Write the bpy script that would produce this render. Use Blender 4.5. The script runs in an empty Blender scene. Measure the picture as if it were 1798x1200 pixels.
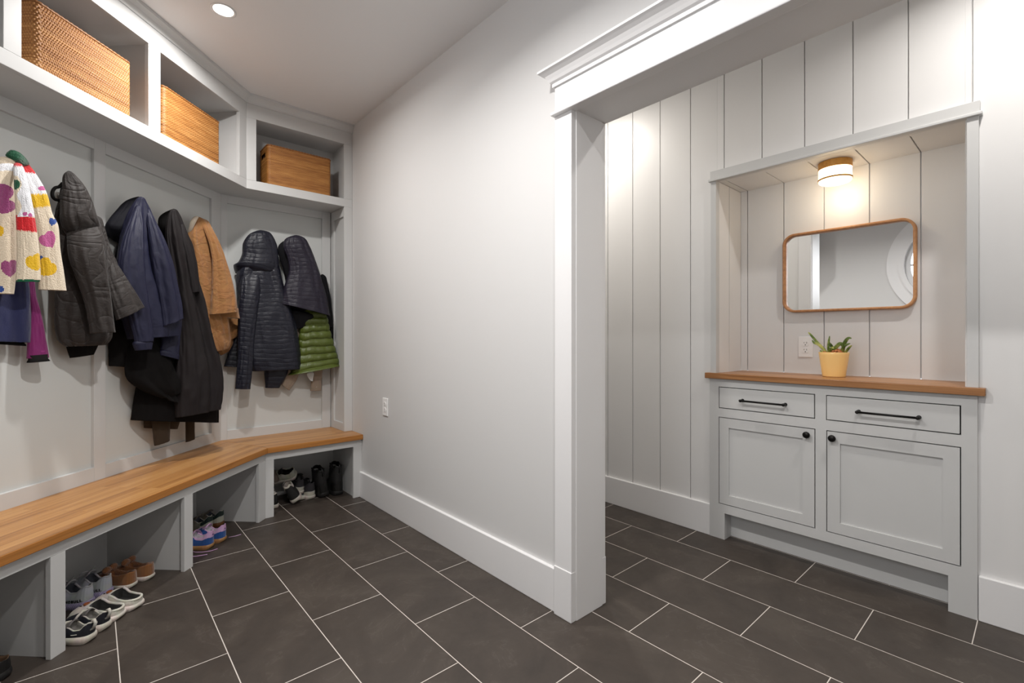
import bpy, bmesh, math, random
import numpy as np
from mathutils import Vector, Matrix, noise
random.seed(7)
scene = bpy.context.scene
COL = scene.collection
PI = math.pi
S2 = math.sqrt(.5)

# ------------------------------------------------------------------ camera frame (solved from the photo)
FPX, YAW, Y0, CX, EYE = 832.6, math.radians(41.6187), 593.15, 899.0, 1.15
FWD = Vector((math.sin(YAW), math.cos(YAW), 0)); RGT = Vector((math.cos(YAW), -math.sin(YAW), 0)); UPV = Vector((0, 0, 1))
EYEP = Vector((0, 0, EYE))
def ray(px, py): return FWD * FPX + RGT * (px - CX) + UPV * (Y0 - py)
def hit(px, py, n, p0):
    d = ray(px, py); n = Vector(n)
    return EYEP + d * ((Vector(p0) - EYEP).dot(n) / d.dot(n))

cam_data = bpy.data.cameras.new('camera'); cam = bpy.data.objects.new('camera', cam_data); COL.objects.link(cam)
cam_data.sensor_width = 36; cam_data.lens = FPX / 1798 * 36; cam_data.shift_y = -(600 - Y0) / 1798
cam_data.clip_start = .02
cam.location = EYEP; cam.rotation_euler = (PI / 2, 0, -YAW)
scene.camera = cam

# ------------------------------------------------------------------ materials
MATS = {}
def lin(c):
    c = c / 255.0
    return c / 12.92 if c <= .04045 else ((c + .055) / 1.055) ** 2.4
def rgb(r, g, b): return (lin(r), lin(g), lin(b), 1)
class NT:
    def __init__(s, name):
        s.m = bpy.data.materials.new(name); s.m.use_nodes = True
        s.t = s.m.node_tree; s.b = s.t.nodes['Principled BSDF']; s.out = s.t.nodes['Material Output']
        MATS[name] = s.m
    def n(s, typ, **kw):
        nd = s.t.nodes.new(typ)
        for k, v in kw.items():
            if k.startswith('i_'):
                key = k[2:]; key = int(key) if key.isdigit() else key.replace('_', ' ')
                nd.inputs[key].default_value = v
            else: setattr(nd, k, v)
        return nd
    def l(s, a, b): s.t.links.new(a, b)
    def set(s, **kw):
        for k, v in kw.items(): s.b.inputs[k.replace('_', ' ')].default_value = v
    def coords(s, kind='Object', scale=(1, 1, 1), rot=(0, 0, 0)):
        tc = s.n('ShaderNodeTexCoord'); mp = s.n('ShaderNodeMapping')
        mp.inputs['Scale'].default_value = scale; mp.inputs['Rotation'].default_value = rot
        s.l(tc.outputs[kind], mp.inputs['Vector']); return mp.outputs['Vector']
    def math(s, op, a, b=None, c=None):
        nd = s.n('ShaderNodeMath', operation=op)
        for i, v in enumerate((a, b, c)):
            if v is None: continue
            if isinstance(v, (int, float)): nd.inputs[i].default_value = v
            else: s.l(v, nd.inputs[i])
        return nd.outputs[0]
    def bump(s, h, strength=.3, dist=.002, normal=None):
        bp = s.n('ShaderNodeBump'); bp.inputs['Strength'].default_value = strength; bp.inputs['Distance'].default_value = dist
        s.l(h, bp.inputs['Height'])
        if normal is not None: s.l(normal, bp.inputs['Normal'])
        s.l(bp.outputs['Normal'], s.b.inputs['Normal']); return bp.outputs['Normal']
    def ramp(s, fac, stops):
        r = s.n('ShaderNodeValToRGB'); e = r.color_ramp.elements
        while len(e) < len(stops): e.new(.5)
        for i, (p, c) in enumerate(stops): e[i].position = p; e[i].color = c
        s.l(fac, r.inputs['Fac']); return r.outputs['Color']

def paint(name, col, rough=.55, tex=.12, scale=220):
    t = NT(name); t.set(Base_Color=col, Roughness=rough)
    v = t.coords(); nz = t.n('ShaderNodeTexNoise', i_Scale=scale, i_Detail=2.0); t.l(v, nz.inputs['Vector'])
    t.bump(nz.outputs['Fac'], tex, .0006)
    return t.m
def plain(name, col, rough=.5, metal=0, spec=None, bumpscale=None, bs=.2):
    t = NT(name); t.set(Base_Color=col, Roughness=rough, Metallic=metal)
    v = t.coords(); nz = t.n('ShaderNodeTexNoise', i_Scale=bumpscale or 60.0, i_Detail=3.0); t.l(v, nz.inputs['Vector'])
    mx = t.n('ShaderNodeMix', data_type='RGBA', blend_type='MULTIPLY'); mx.inputs[0].default_value = .18
    mx.inputs[6].default_value = col; t.l(nz.outputs['Fac'], mx.inputs[7]); t.l(mx.outputs[2], t.b.inputs['Base Color'])
    if bumpscale: t.bump(nz.outputs['Fac'], bs, .001)
    return t.m
def emis(name, col, strength):
    t = NT(name); t.set(Base_Color=col, Roughness=.4)
    t.b.inputs['Emission Color'].default_value = col; t.b.inputs['Emission Strength'].default_value = strength
    return t.m

WALL = paint('wall_paint', rgb(215, 214, 213), .6)
CEIL = paint('ceiling_paint', rgb(236, 235, 235), .7)
TRIM = paint('trim_paint', rgb(234, 233, 233), .38, .04)
PLANK = paint('plank_paint', rgb(229, 228, 227), .42, .05)
GREY = paint('cabinet_paint', rgb(205, 205, 204), .42, .05)
GREYP = paint('panel_paint', rgb(205, 207, 205), .46, .05)
BLACKM = plain('black_metal', rgb(24, 22, 21), .38, .6)
PLASTIC = paint('white_plastic', rgb(244, 243, 242), .3, .0)
DARK = plain('dark_slot', rgb(20, 19, 18), .6)

def wood(name, light, mid, dark, plank=.045, length=.9, rough=.42, seed=0.):
    t = NT(name); tc = t.n('ShaderNodeTexCoord'); sp = t.n('ShaderNodeSeparateXYZ'); t.l(tc.outputs['Object'], sp.inputs[0])
    cb = t.n('ShaderNodeCombineXYZ'); t.l(sp.outputs['X'], cb.inputs['X']); t.l(sp.outputs['Y'], cb.inputs['Y'])
    br = t.n('ShaderNodeTexBrick', offset=.37, squash=1.0)
    br.inputs['Color1'].default_value = (0, 0, 0, 1); br.inputs['Color2'].default_value = (1, 1, 1, 1); br.inputs['Mortar'].default_value = (.35, .35, .35, 1)
    br.inputs['Scale'].default_value = 1; br.inputs['Mortar Size'].default_value = .0004; br.inputs['Brick Width'].default_value = length; br.inputs['Row Height'].default_value = plank
    br.inputs['Bias'].default_value = 0
    t.l(cb.outputs[0], br.inputs['Vector'])
    mp = t.n('ShaderNodeMapping'); mp.inputs['Scale'].default_value = (2.2, 60, 60); mp.inputs['Location'].default_value = (seed, seed, seed)
    t.l(tc.outputs['Object'], mp.inputs['Vector'])
    add = t.n('ShaderNodeVectorMath', operation='ADD'); t.l(mp.outputs[0], add.inputs[0])
    sc = t.n('ShaderNodeVectorMath', operation='SCALE'); t.l(br.outputs['Color'], sc.inputs[0]); sc.inputs['Scale'].default_value = 37.
    t.l(sc.outputs[0], add.inputs[1])
    nz = t.n('ShaderNodeTexNoise', i_Scale=1.0, i_Detail=6.0, i_Roughness=.62, i_Distortion=.6); t.l(add.outputs[0], nz.inputs['Vector'])
    f = t.math('ADD', t.math('MULTIPLY', nz.outputs['Fac'], .74), t.math('MULTIPLY', br.outputs['Color'], .24))
    t.l(t.ramp(f, [(.22, dark), (.45, mid), (.75, light)]), t.b.inputs['Base Color'])
    t.set(Roughness=rough); t.bump(nz.outputs['Fac'], .12, .0008)
    return t.m
BENCHW = wood('oak_bench', rgb(205, 156, 98), rgb(176, 124, 70), rgb(124, 80, 42), .042, .8, .36)
BENCHE = wood('oak_edge', rgb(196, 136, 68), rgb(172, 112, 50), rgb(128, 78, 32), .05, 1.2, .45, 3.)
COUNTW = wood('oak_counter', rgb(190, 144, 96), rgb(156, 106, 62), rgb(108, 68, 36), .05, .7, .36, 9.)
FRAMEW = wood('walnut_frame', rgb(208, 156, 108), rgb(188, 134, 88), rgb(156, 106, 66), .2, 2, .42, 5.)
LAMPW = wood('lamp_wood', rgb(232, 176, 92), rgb(220, 156, 70), rgb(184, 120, 46), .2, 2, .42, 6.)

def tilemat():
    t = NT('slate_tile'); tc = t.n('ShaderNodeTexCoord'); sp = t.n('ShaderNodeSeparateXYZ'); t.l(tc.outputs['Object'], sp.inputs[0])
    cb = t.n('ShaderNodeCombineXYZ')
    # rows run along Y; even columns start at x=.074 with joints at y=.483+.599k, odd ones half a tile on
    t.l(t.math('ADD', sp.outputs['Y'], -.483 + .5985 * 20), cb.inputs['X']); t.l(t.math('ADD', sp.outputs['X'], -.074 + .2995 * 20), cb.inputs['Y'])
    br = t.n('ShaderNodeTexBrick', offset=.5, squash=1.0)
    br.inputs['Color1'].default_value = (0, 0, 0, 1); br.inputs['Color2'].default_value = (1, 1, 1, 1); br.inputs['Mortar'].default_value = (.5, .5, .5, 1)
    br.inputs['Scale'].default_value = 1; br.inputs['Mortar Size'].default_value = .0017; br.inputs['Mortar Smooth'].default_value = .1
    br.inputs['Brick Width'].default_value = .5985; br.inputs['Row Height'].default_value = .2995
    t.l(cb.outputs[0], br.inputs['Vector'])
    sc = t.n('ShaderNodeVectorMath', operation='SCALE'); t.l(br.outputs['Color'], sc.inputs[0]); sc.inputs['Scale'].default_value = 19.
    add = t.n('ShaderNodeVectorMath', operation='ADD'); t.l(tc.outputs['Object'], add.inputs[0]); t.l(sc.outputs[0], add.inputs[1])
    n1 = t.n('ShaderNodeTexNoise', i_Scale=2.6, i_Detail=7.0, i_Roughness=.62, i_Distortion=1.4); t.l(add.outputs[0], n1.inputs['Vector'])
    n2 = t.n('ShaderNodeTexNoise', i_Scale=14.0, i_Detail=8.0, i_Roughness=.7, i_Distortion=.5); t.l(add.outputs[0], n2.inputs['Vector'])
    # thin pale veins: the zero line of a distorted noise
    n3 = t.n('ShaderNodeTexNoise', i_Scale=3.0, i_Detail=5.0, i_Roughness=.6, i_Distortion=2.6); t.l(add.outputs[0], n3.inputs['Vector'])
    vein = t.math('SMOOTH_MIN', t.math('MULTIPLY', t.math('ABSOLUTE', t.math('SUBTRACT', n3.outputs['Fac'], .5)), 45.), 1., .1)
    vein = t.math('MULTIPLY', t.math('SUBTRACT', 1., vein), t.math('MULTIPLY', t.math('GREATER_THAN', n1.outputs['Fac'], .53), .20))
    base = t.ramp(n1.outputs['Fac'], [(.3, rgb(53, 46, 41)), (.5, rgb(63, 55, 49)), (.72, rgb(74, 66, 59))])
    tone = t.n('ShaderNodeMix', data_type='RGBA', blend_type='MIX'); t.l(t.math('MULTIPLY', br.outputs['Color'], .22), tone.inputs[0]); t.l(base, tone.inputs[6]); tone.inputs[7].default_value = rgb(72, 65, 60)
    vm = t.n('ShaderNodeMix', data_type='RGBA'); t.l(t.math('MAXIMUM', vein, 0.), vm.inputs[0]); t.l(tone.outputs[2], vm.inputs[6]); vm.inputs[7].default_value = rgb(104, 96, 90)
    gm = t.n('ShaderNodeMix', data_type='RGBA'); t.l(br.outputs['Fac'], gm.inputs[0]); t.l(vm.outputs[2], gm.inputs[6]); gm.inputs[7].default_value = rgb(208, 200, 192)
    t.l(gm.outputs[2], t.b.inputs['Base Color'])
    t.l(t.math('ADD', .36, t.math('MULTIPLY', n2.outputs['Fac'], .28)), t.b.inputs['Roughness'])
    h = t.math('SUBTRACT', t.math('MULTIPLY', t.math('ADD', n2.outputs['Fac'], n1.outputs['Fac']), .5), t.math('MULTIPLY', br.outputs['Fac'], .8))
    t.bump(h, .25, .002)
    return t.m
TILE = tilemat()

# ------------------------------------------------------------------ mesh helpers
def link(name, me, mats, parent=None, smooth=False):
    o = bpy.data.objects.new(name, me); COL.objects.link(o)
    for m in (mats if isinstance(mats, (list, tuple)) else [mats]): me.materials.append(m)
    if parent is not None: o.parent = parent
    if smooth: me.polygons.foreach_set('use_smooth', [True] * len(me.polygons))
    return o
def tag(o, label=None, cat=None, group=None, kind=None):
    if label: o['label'] = label
    if cat: o['category'] = cat
    if group: o['group'] = group
    if kind: o['kind'] = kind
    return o
def empty(name, loc=(0, 0, 0), rz=0, label=None, cat=None, group=None, kind=None, rot=None):
    o = bpy.data.objects.new(name, None); COL.objects.link(o); o.empty_display_size = .05
    o.location = loc; o.rotation_euler = rot if rot else (0, 0, rz)
    return tag(o, label, cat, group, kind)
class MB:
    def __init__(s): s.bm = bmesh.new()
    def box(s, x0, x1, y0, y1, z0, z1, mi=0):
        v = [s.bm.verts.new((x, y, z)) for x in (x0, x1) for y in (y0, y1) for z in (z0, z1)]
        for f in ((0, 1, 3, 2), (4, 6, 7, 5), (0, 4, 5, 1), (2, 3, 7, 6), (0, 2, 6, 4), (1, 5, 7, 3)):
            s.bm.faces.new([v[i] for i in f]).material_index = mi
        return s
    def prism(s, pts, z0, z1, mi=0):
        a = [s.bm.verts.new((p[0], p[1], z0)) for p in pts]; b = [s.bm.verts.new((p[0], p[1], z1)) for p in pts]
        n = len(pts)
        s.bm.faces.new(a[::-1]).material_index = mi; s.bm.faces.new(b).material_index = mi
        for i in range(n): s.bm.faces.new((a[i], a[(i + 1) % n], b[(i + 1) % n], b[i])).material_index = mi
        return s
    def sweep(s, prof, path, close=False, mi=0):
        """prof: list of (offset to the right of travel, z); path: list of 2-D points, mitred"""
        P = [Vector(p) for p in path]; rings = []
        for i, p in enumerate(P):
            d0 = (P[i] - P[i - 1]).normalized() if i > 0 else (P[1] - P[0]).normalized()
            d1 = (P[i + 1] - P[i]).normalized() if i < len(P) - 1 else d0
            n0 = Vector((d0.y, -d0.x)); n1 = Vector((d1.y, -d1.x)); m = (n0 + n1).normalized(); m = m / max(.2, m.dot(n0))
            rings.append([s.bm.verts.new((p.x + m.x * o, p.y + m.y * o, z)) for o, z in prof])
        k = len(prof)
        for a, b in zip(rings, rings[1:]):
            for i in range(k): s.bm.faces.new((a[i], a[(i + 1) % k], b[(i + 1) % k], b[i])).material_index = mi
        s.bm.faces.new(rings[0]); s.bm.faces.new(rings[-1][::-1])
        return s
    def lathe(s, prof, cx=0, cy=0, n=48, axis='z', mi=0, origin=(0, 0, 0)):
        rings = []
        for r, z in prof:
            ring = []
            for i in range(n):
                a = 2 * PI * i / n
                p = Vector((r * math.cos(a), r * math.sin(a), z))
                if axis == 'x': p = Vector((z, p.x, p.y))
                elif axis == 'y': p = Vector((p.y, z, p.x))
                ring.append(s.bm.verts.new(Vector((cx, cy, 0)) + Vector(origin) + p))
            rings.append(ring)
        for a, b in zip(rings, rings[1:]):
            for i in range(n): s.bm.faces.new((a[i], a[(i + 1) % n], b[(i + 1) % n], b[i])).material_index = mi
        s.bm.faces.new(rings[0][::-1]).material_index = mi; s.bm.faces.new(rings[-1]).material_index = mi
        return s
    def tube(s, pts, r, n=10, mi=0):
        P = [Vector(p) for p in pts]; R = r if isinstance(r, (list, tuple)) else [r] * len(P); rings = []
        prev = None
        for i, p in enumerate(P):
            d = (P[min(i + 1, len(P) - 1)] - P[max(i - 1, 0)]).normalized()
            if prev is None: u = d.orthogonal().normalized()
            else: u = (prev - d * prev.dot(d)).normalized()
            prev = u; w = d.cross(u)
            rings.append([s.bm.verts.new(p + (u * math.cos(2 * PI * k / n) + w * math.sin(2 * PI * k / n)) * R[i]) for k in range(n)])
        for a, b in zip(rings, rings[1:]):
            for i in range(n): s.bm.faces.new((a[i], a[(i + 1) % n], b[(i + 1) % n], b[i])).material_index = mi
        s.bm.faces.new(rings[0][::-1]).material_index = mi; s.bm.faces.new(rings[-1]).material_index = mi
        return s
    def build(s, name, mats, parent=None, bevel=0, smooth=False, seg=2, angle=.6):
        bmesh.ops.recalc_face_normals(s.bm, faces=s.bm.faces)
        me = bpy.data.meshes.new(name); s.bm.to_mesh(me); s.bm.free()
        o = link(name, me, mats, parent, smooth)
        if bevel:
            m = o.modifiers.new('bevel', 'BEVEL'); m.width = bevel; m.segments = seg; m.limit_method = 'ANGLE'; m.angle_limit = angle
            m.harden_normals = False
        return o
def smooth_by_angle(o, ang=.7):
    me = o.data
    me.polygons.foreach_set('use_smooth', [True] * len(me.polygons))
    bm = bmesh.new(); bm.from_mesh(me)
    for e in bm.edges:
        if len(e.link_faces) == 2 and e.calc_face_angle(0) > ang: e.smooth = False
    bm.to_mesh(me); bm.free(); return o
def struct(name, mb, mat, parent=None, bevel=0, label=None, smooth=False):
    o = mb.build(name, mat, parent, bevel, smooth)
    if parent is None: o['kind'] = 'structure'
    if label: o['label'] = label
    return o

# ------------------------------------------------------------------ room measures
CEILZ = 2.735
XW = 1.468            # face of the plain white wall
XB = 1.645            # its hall side
OPY0, OPY1, OPZ = -.32, 1.263, 2.073
XP = 2.710            # planked hall wall
XN = 3.030            # back of its niche
NY0, NY1, NZ = .222, 1.262, 2.055
XL = -1.10            # window wall
YR = -1.60            # rear wall
HALLY = 4.6
# ---- floor, ceiling
struct('floor', MB().box(XL - .2, XN + .2, YR - .2, HALLY + .2, -.10, 0), TILE)
struct('ceiling', MB().box(XL - .2, XN + .2, YR - .2, HALLY + .2, CEILZ, CEILZ + .1), CEIL)
# ---- plain wall with the wide cased opening
w = MB()
_ya, _yb = OPY0 - .0195, OPY1 + .0195; _zt = OPZ + .0195
for x_ in (XW, XB): pass
w.prism([(XW, _yb), (XB, _yb), (XB, HALLY), (XW, HALLY)], 0, _zt); w.prism([(XW, YR), (XB, YR), (XB, _ya), (XW, _ya)], 0, _zt); w.prism([(XW, YR), (XB, YR), (XB, HALLY), (XW, HALLY)], _zt, CEILZ)
struct('wall_right', w, WALL)
# ---- casing of the opening
tr = empty('trim_1', (XW, OPY1, 0), label='white flat casing with crowned header around the wide opening', kind='structure')
def rel(p, o): return o
def tpart(name, mb, mat=TRIM, bevel=.0015):
    o = mb.build(name, mat, None, bevel); o.parent = tr; o.matrix_parent_inverse = Matrix.Translation((-XW, -OPY1, 0)); return o
tpart('jamb', MB().box(XW + .003, XB - .003, OPY1, OPY1 + .02, 0, OPZ + .02))
tpart('jamb', MB().box(XW + .003, XB - .003, OPY0 - .02, OPY0, 0, OPZ + .02))
tpart('soffit_board', MB().box(XW + .003, XB - .003, OPY0 - .02, OPY1 + .02, OPZ, OPZ + .02))
for (xa, xb, sg) in ((XW - .024, XW + .004, -1), (XB - .004, XB + .02, 1)):
    for (ya, yb) in ((OPY1 + .003, OPY1 + .094), (OPY0 - .094, OPY0 - .003)):
        tpart('casing_leg', MB().box(xa, xb, ya, yb, .19, OPZ + .002))
        if sg < 0: tpart('plinth_block', MB().box(xa - .004, xb, ya - .001, yb + .003, 0, .203), bevel=.003)
        else: tpart('plinth_block', MB().box(xa, xb + .004, ya - .001, yb + .003, 0, .203), bevel=.003)
ya, yb = OPY0 - .085, OPY1 + .085
tpart('header_board', MB().box(XW - .034, XW + .002, ya, yb, OPZ + .004, 2.20))
tpart('header_board', MB().box(XB - .002, XB + .024, ya, yb, OPZ + .004, 2.20))
tpart('header_bead', MB().box(XW - .046, XW + .002, ya - .014, yb + .016, OPZ - .006, OPZ + .008), bevel=.004)
# crown on the header: cove profile swept round the returns
cr = MB(); prof = [(0, 2.183), (.008, 2.183), (.008, 2.197), (.016, 2.203), (.022, 2.214), (.030, 2.226), (.044, 2.236), (.052, 2.240), (.052, 2.249), (0, 2.249)]
cr.sweep(prof, [(XW - .001, yb), (XW - .034, yb), (XW - .034, ya), (XW - .001, ya)])
tpart('header_crown', cr, bevel=0)
# ---- baseboards
def baseboard(name, x0, x1, y0, y1, h=.181): return struct(name, MB().box(x0, x1, y0, y1, 0, h), TRIM, bevel=.003)
baseboard('baseboard_right', XW - .018, XW + .001, OPY1 + .095, 3.292)
baseboard('baseboard_right_rear', XW - .018, XW + .001, YR, OPY0 - .095)
baseboard('baseboard_hall', XB - .001, XB + .018, OPY1 + .095, HALLY)
baseboard('baseboard_back', XP - .018, XP + .001, 1.299, HALLY)
baseboard('baseboard_back_right', XP - .018, XP + .001, YR, .181)
# ---- planked hall wall: boards with open joints, around the niche
GR = [.2043 * k + .2005 for k in range(-9, 22)]
w = MB(); w.box(XP + .011, XP + .05, YR, NY0 - .001, 0, CEILZ); w.box(XP + .011, XP + .05, NY1 + .001, HALLY, 0, CEILZ); w.box(XP + .011, XP + .05, NY0 - .001, NY1 + .001, NZ + .001, CEILZ)
def boards(mb, spans, fn):
    for a, b in spans:
        ed = [a] + [g for g in GR if a + .01 < g < b - .01] + [b]
        for i, (p, q) in enumerate(zip(ed, ed[1:])):
            fn(mb, p + (.0024 if i else 0), q - (.0024 if i < len(ed) - 2 else 0))
boards(w, [(YR, NY0)], lambda m, p, q: m.box(XP, XP + .02, p, q, 0, CEILZ))
boards(w, [(NY1, HALLY)], lambda m, p, q: m.box(XP, XP + .02, p, q, 0, CEILZ))
boards(w, [(NY0, NY1)], lambda m, p, q: m.box(XP, XP + .02, p, q, NZ, CEILZ))
struct('wall_back', w, PLANK, bevel=.001)
# niche lining
w = MB(); w.box(XN + .011, XN + .05, NY0 - .05, NY1 + .05, .95, NZ + .05)
boards(w, [(NY0, NY1)], lambda m, p, q: m.box(XN, XN + .02, p, q, .9463, NZ + .02))
for (p, q) in ((XP + .022, 2.8636), (2.8684, XN - .0005)):
    w.box(p, q, NY1, NY1 + .02, .9463, NZ - .0005); w.box(p, q, NY0 - .02, NY0, .9463, NZ - .0005)
w.box(XP + .05, XN + .05, NY1 + .011, NY1 + .05, .95, NZ + .05); w.box(XP + .05, XN + .05, NY0 - .05, NY0 - .011, .95, NZ + .05)
w.box(XP + .05, XN + .05, NY0 - .05, NY1 + .05, NZ + .011, NZ + .05)
boards(w, [(NY0, NY1)], lambda m, p, q: m.box(XP + .021, XN, p, q, NZ, NZ + .02))
struct('wall_niche', w, PLANK, bevel=.001)
# niche casing
nt = empty('trim_2', (XP, NY0, .946), label='thin grey casing and header around the planked niche', kind='structure')
def npart(name, mb, bevel=.0015):
    o = mb.build(name, GREY, None, bevel); o.parent = nt; o.matrix_parent_inverse = Matrix.Translation((-XP, -NY0, -.946)); return o
npart('casing_leg', MB().box(XP - .02, XP + .022, NY1 - .002, NY1 + .03, .946, NZ + .004))
npart('casing_leg', MB().box(XP - .02, XP + .022, NY0 - .042, NY0 - .006, .946, NZ + .004))
npart('header_board', MB().box(XP - .026, XP + .001, NY0 - .046, NY1 + .030, NZ + .006, 2.111))
npart('header_bead', MB().box(XP - .034, XP + .001, NY0 - .053, NY1 + .040, NZ - .004, NZ + .010), .003)
w = MB()
ed_ = [OPY1 + .097] + [1.3595 + .2043 * k for k in range(1, 16)] + [HALLY]
for i_, (a_, b_) in enumerate(zip(ed_, ed_[1:])): w.box(XB - .001, XB + .011, a_ + (.0024 if i_ else 0), b_ - .0024, 0, CEILZ)
struct('wall_hall', w, PLANK, bevel=.001)
# ---- hall end, rear walls, window wall
struct('wall_hall_end', MB().box(XB, XN + .1, HALLY, HALLY + .1, 0, CEILZ), WALL)
struct('wall_rear', MB().box(XL - .1, XN + .1, YR - .1, YR, 0, CEILZ), WALL)
WY, WZ, WR = .60, 2.0, .50
w = MB(); n = 64
ring_i = [(WY + WR * math.cos(2 * PI * k / n), WZ + WR * math.sin(2 * PI * k / n)) for k in range(n)]
def wall_disc(mb, x0, x1, y0, y1, z0, z1):
    for x, flip in ((x0, 1), (x1, 0)):
        inn = [mb.bm.verts.new((x, a, b)) for a, b in ring_i]
        out = []
        for k in range(n):
            c, s_ = math.cos(2 * PI * k / n), math.sin(2 * PI * k / n)
            tx = ((y1 - WY) / c if c > 1e-6 else (y0 - WY) / c if c < -1e-6 else 1e9); tz = ((z1 - WZ) / s_ if s_ > 1e-6 else (z0 - WZ) / s_ if s_ < -1e-6 else 1e9)
            t_ = min(tx, tz); out.append(mb.bm.verts.new((x, WY + c * t_, WZ + s_ * t_)))
        for k in range(n): mb.bm.faces.new((inn[k], inn[(k + 1) % n], out[(k + 1) % n], out[k]))
        if x == x0: A = inn
        else: B = inn
    for k in range(n): mb.bm.faces.new((A[k], A[(k + 1) % n], B[(k + 1) % n], B[k]))
wall_disc(w, XL - .16, XL, -.12, 1.32, 1.28, 2.72)
w.box(XL - .16, XL, YR, -.12, 0, CEILZ); w.box(XL - .16, XL, 1.32, 2.2, 0, CEILZ); w.box(XL - .16, XL, -.12, 1.32, 0, 1.28); w.box(XL - .16, XL, -.12, 1.32, 2.72, CEILZ)
struct('wall_left', w, WALL)
win = empty('window_1', (XL, WY, WZ), label='round white window with cross muntins, seen in the mirror', kind='structure')
def wpart(name, mb, mat=TRIM, smooth=False):
    o = mb.build(name, mat, None, 0, smooth); o.parent = win; o.matrix_parent_inverse = Matrix.Translation((-XL, -WY, -WZ)); return o
def ringmb(r0, r1, x0, x1, n=96):
    m = MB(); R = []
    for r, x in ((r0, x0), (r1, x0), (r1, x1), (r0, x1)):
        R.append([m.bm.verts.new((x, WY + r * math.cos(2 * PI * k / n), WZ + r * math.sin(2 * PI * k / n))) for k in range(n)])
    for a in range(4):
        A, B = R[a], R[(a + 1) % 4]
        for k in range(n): m.bm.faces.new((A[k], A[(k + 1) % n], B[(k + 1) % n], B[k]))
    return m
wpart('casing', ringmb(.50, .665, XL, XL + .022)); wpart('casing_bead', ringmb(.50, .55, XL + .02, XL + .04)); wpart('sash', ringmb(.45, .505, XL - .10, XL - .03))
m = MB(); m.box(XL - .075, XL - .05, WY - .46, WY + .46, WZ - .012, WZ + .012); m.box(XL - .075, XL - .05, WY - .012, WY + .012, WZ - .46, WZ + .46); wpart('muntin', m)
t = NT('window_glass'); t.set(Base_Color=(1, 1, 1, 1), Roughness=.0, IOR=1.01); t.b.inputs['Transmission Weight'].default_value = 1
gm = MB(); gm.lathe([(.46, XL - .068), (.46, XL - .064)], WY, WZ, 64, axis='x')
# (lathe about x puts cx, cy on x, y; move to the window centre instead)
for v in gm.bm.verts: v.co = Vector((v.co.x - WY, v.co.y - WZ + WY, v.co.z + WZ))
wpart('pane', gm, t.m)
# fix the pane: clear glass that lets daylight through with a faint reflection
def clear_glass(mat):
    nt_ = mat.node_tree; o_ = nt_.nodes['Material Output']
    a = nt_.nodes.new('ShaderNodeBsdfTransparent'); b = nt_.nodes.new('ShaderNodeBsdfGlossy'); b.inputs['Roughness'].default_value = 0
    f = nt_.nodes.new('ShaderNodeFresnel'); f.inputs['IOR'].default_value = 1.45; mx = nt_.nodes.new('ShaderNodeMixShader')
    nt_.links.new(f.outputs[0], mx.inputs[0]); nt_.links.new(a.outputs[0], mx.inputs[1]); nt_.links.new(b.outputs[0], mx.inputs[2]); nt_.links.new(mx.outputs[0], o_.inputs['Surface'])
clear_glass(MATS['window_glass'])

# ------------------------------------------------------------------ locker frames
# diagonal frame: local x runs along the wall (s), local y goes INTO the wall (-c), origin at world 0
RZ = PI / 4
def w2d(x, y): return ((x + y) * S2, (y - x) * S2)          # world -> (s, q) with q = distance behind the origin
def d2w(s, q): return ((s - q) * S2, (s + q) * S2)
DQ_WALL, DQ_BASE, DQ_TOP, DQ_UP = 2.160, 1.740, 1.7175, 1.907
CY_WALL, CY_BASE, CY_TOP, CY_UP = 3.715, 3.290, 3.265, 3.455
def joint(q, y): # where a diagonal plane meets a corner plane, world xy
    return (y - q / S2, y)
S_L = {}           # left end: on the window wall x = XL
def s_left(q): return XL / S2 + q
S_END = .93
# ---- the painted panelling behind the coats (structure)
jw = joint(DQ_WALL + .016, CY_WALL + .016); jf = joint(DQ_WALL, CY_WALL)
wl = empty('wall_locker_left', (0, 0, 0), RZ, kind='structure', label='grey panelled wall behind the long row of coats')
def dpart(name, mb, mat, parent, bevel=.0015, label=None):
    o = mb.build(name, mat, parent, bevel)
    if label: o['label'] = label
    return o
sj_w = w2d(*jw)[0]; sj_f = w2d(*jf)[0]
m = MB(); m.prism([(s_left(2.176) , 2.176), (sj_w, 2.176), (sj_w - .05, 2.30), (s_left(2.30), 2.30)], .0, CEILZ)
dpart('backing_panel', m, GREYP, wl)
# battens: stiles and rails
for a, b in ((S_END, .99), (1.353, 1.414), (2.178, 2.239)):
    dpart('stile', MB().box(a, b, 2.160, 2.178, .45, 2.13), GREY, wl)
dpart('stile', MB().prism([(3.003, 2.160), (sj_f, 2.160), (sj_w, 2.178), (3.003, 2.178)], .45, 2.13), GREY, wl)
for a, b in ((.99, 1.353), (1.414, 2.178), (2.239, 3.003)):
    dpart('rail', MB().box(a, b, 2.160, 2.178, .45, .520), GREY, wl); dpart('rail', MB().box(a, b, 2.160, 2.178, 2.066, 2.13), GREY, wl)
wc = empty('wall_locker_corner', (0, 0, 0), kind='structure', label='grey panelled end wall behind the quilted jackets')
m = MB(); m.prism([jw, (XW, CY_WALL + .016), (XW, CY_WALL + .2), (jw[0] - .08, CY_WALL + .2)], 0, CEILZ); dpart('backing_panel', m, GREYP, wc)
dpart('stile', MB().prism([jf, (.697, CY_WALL), (.697, CY_WALL + .018), (jw[0], jw[1] + .002)], .45, 2.13), GREY, wc)
dpart('stile', MB().box(1.337, 1.402, CY_WALL, CY_WALL + .018, .45, 2.13), GREY, wc)
dpart('rail', MB().box(.697, 1.337, CY_WALL, CY_WALL + .018, .45, .515), GREY, wc); dpart('rail', MB().box(.697, 1.337, CY_WALL, CY_WALL + .018, 2.070, 2.13), GREY, wc)
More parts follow.
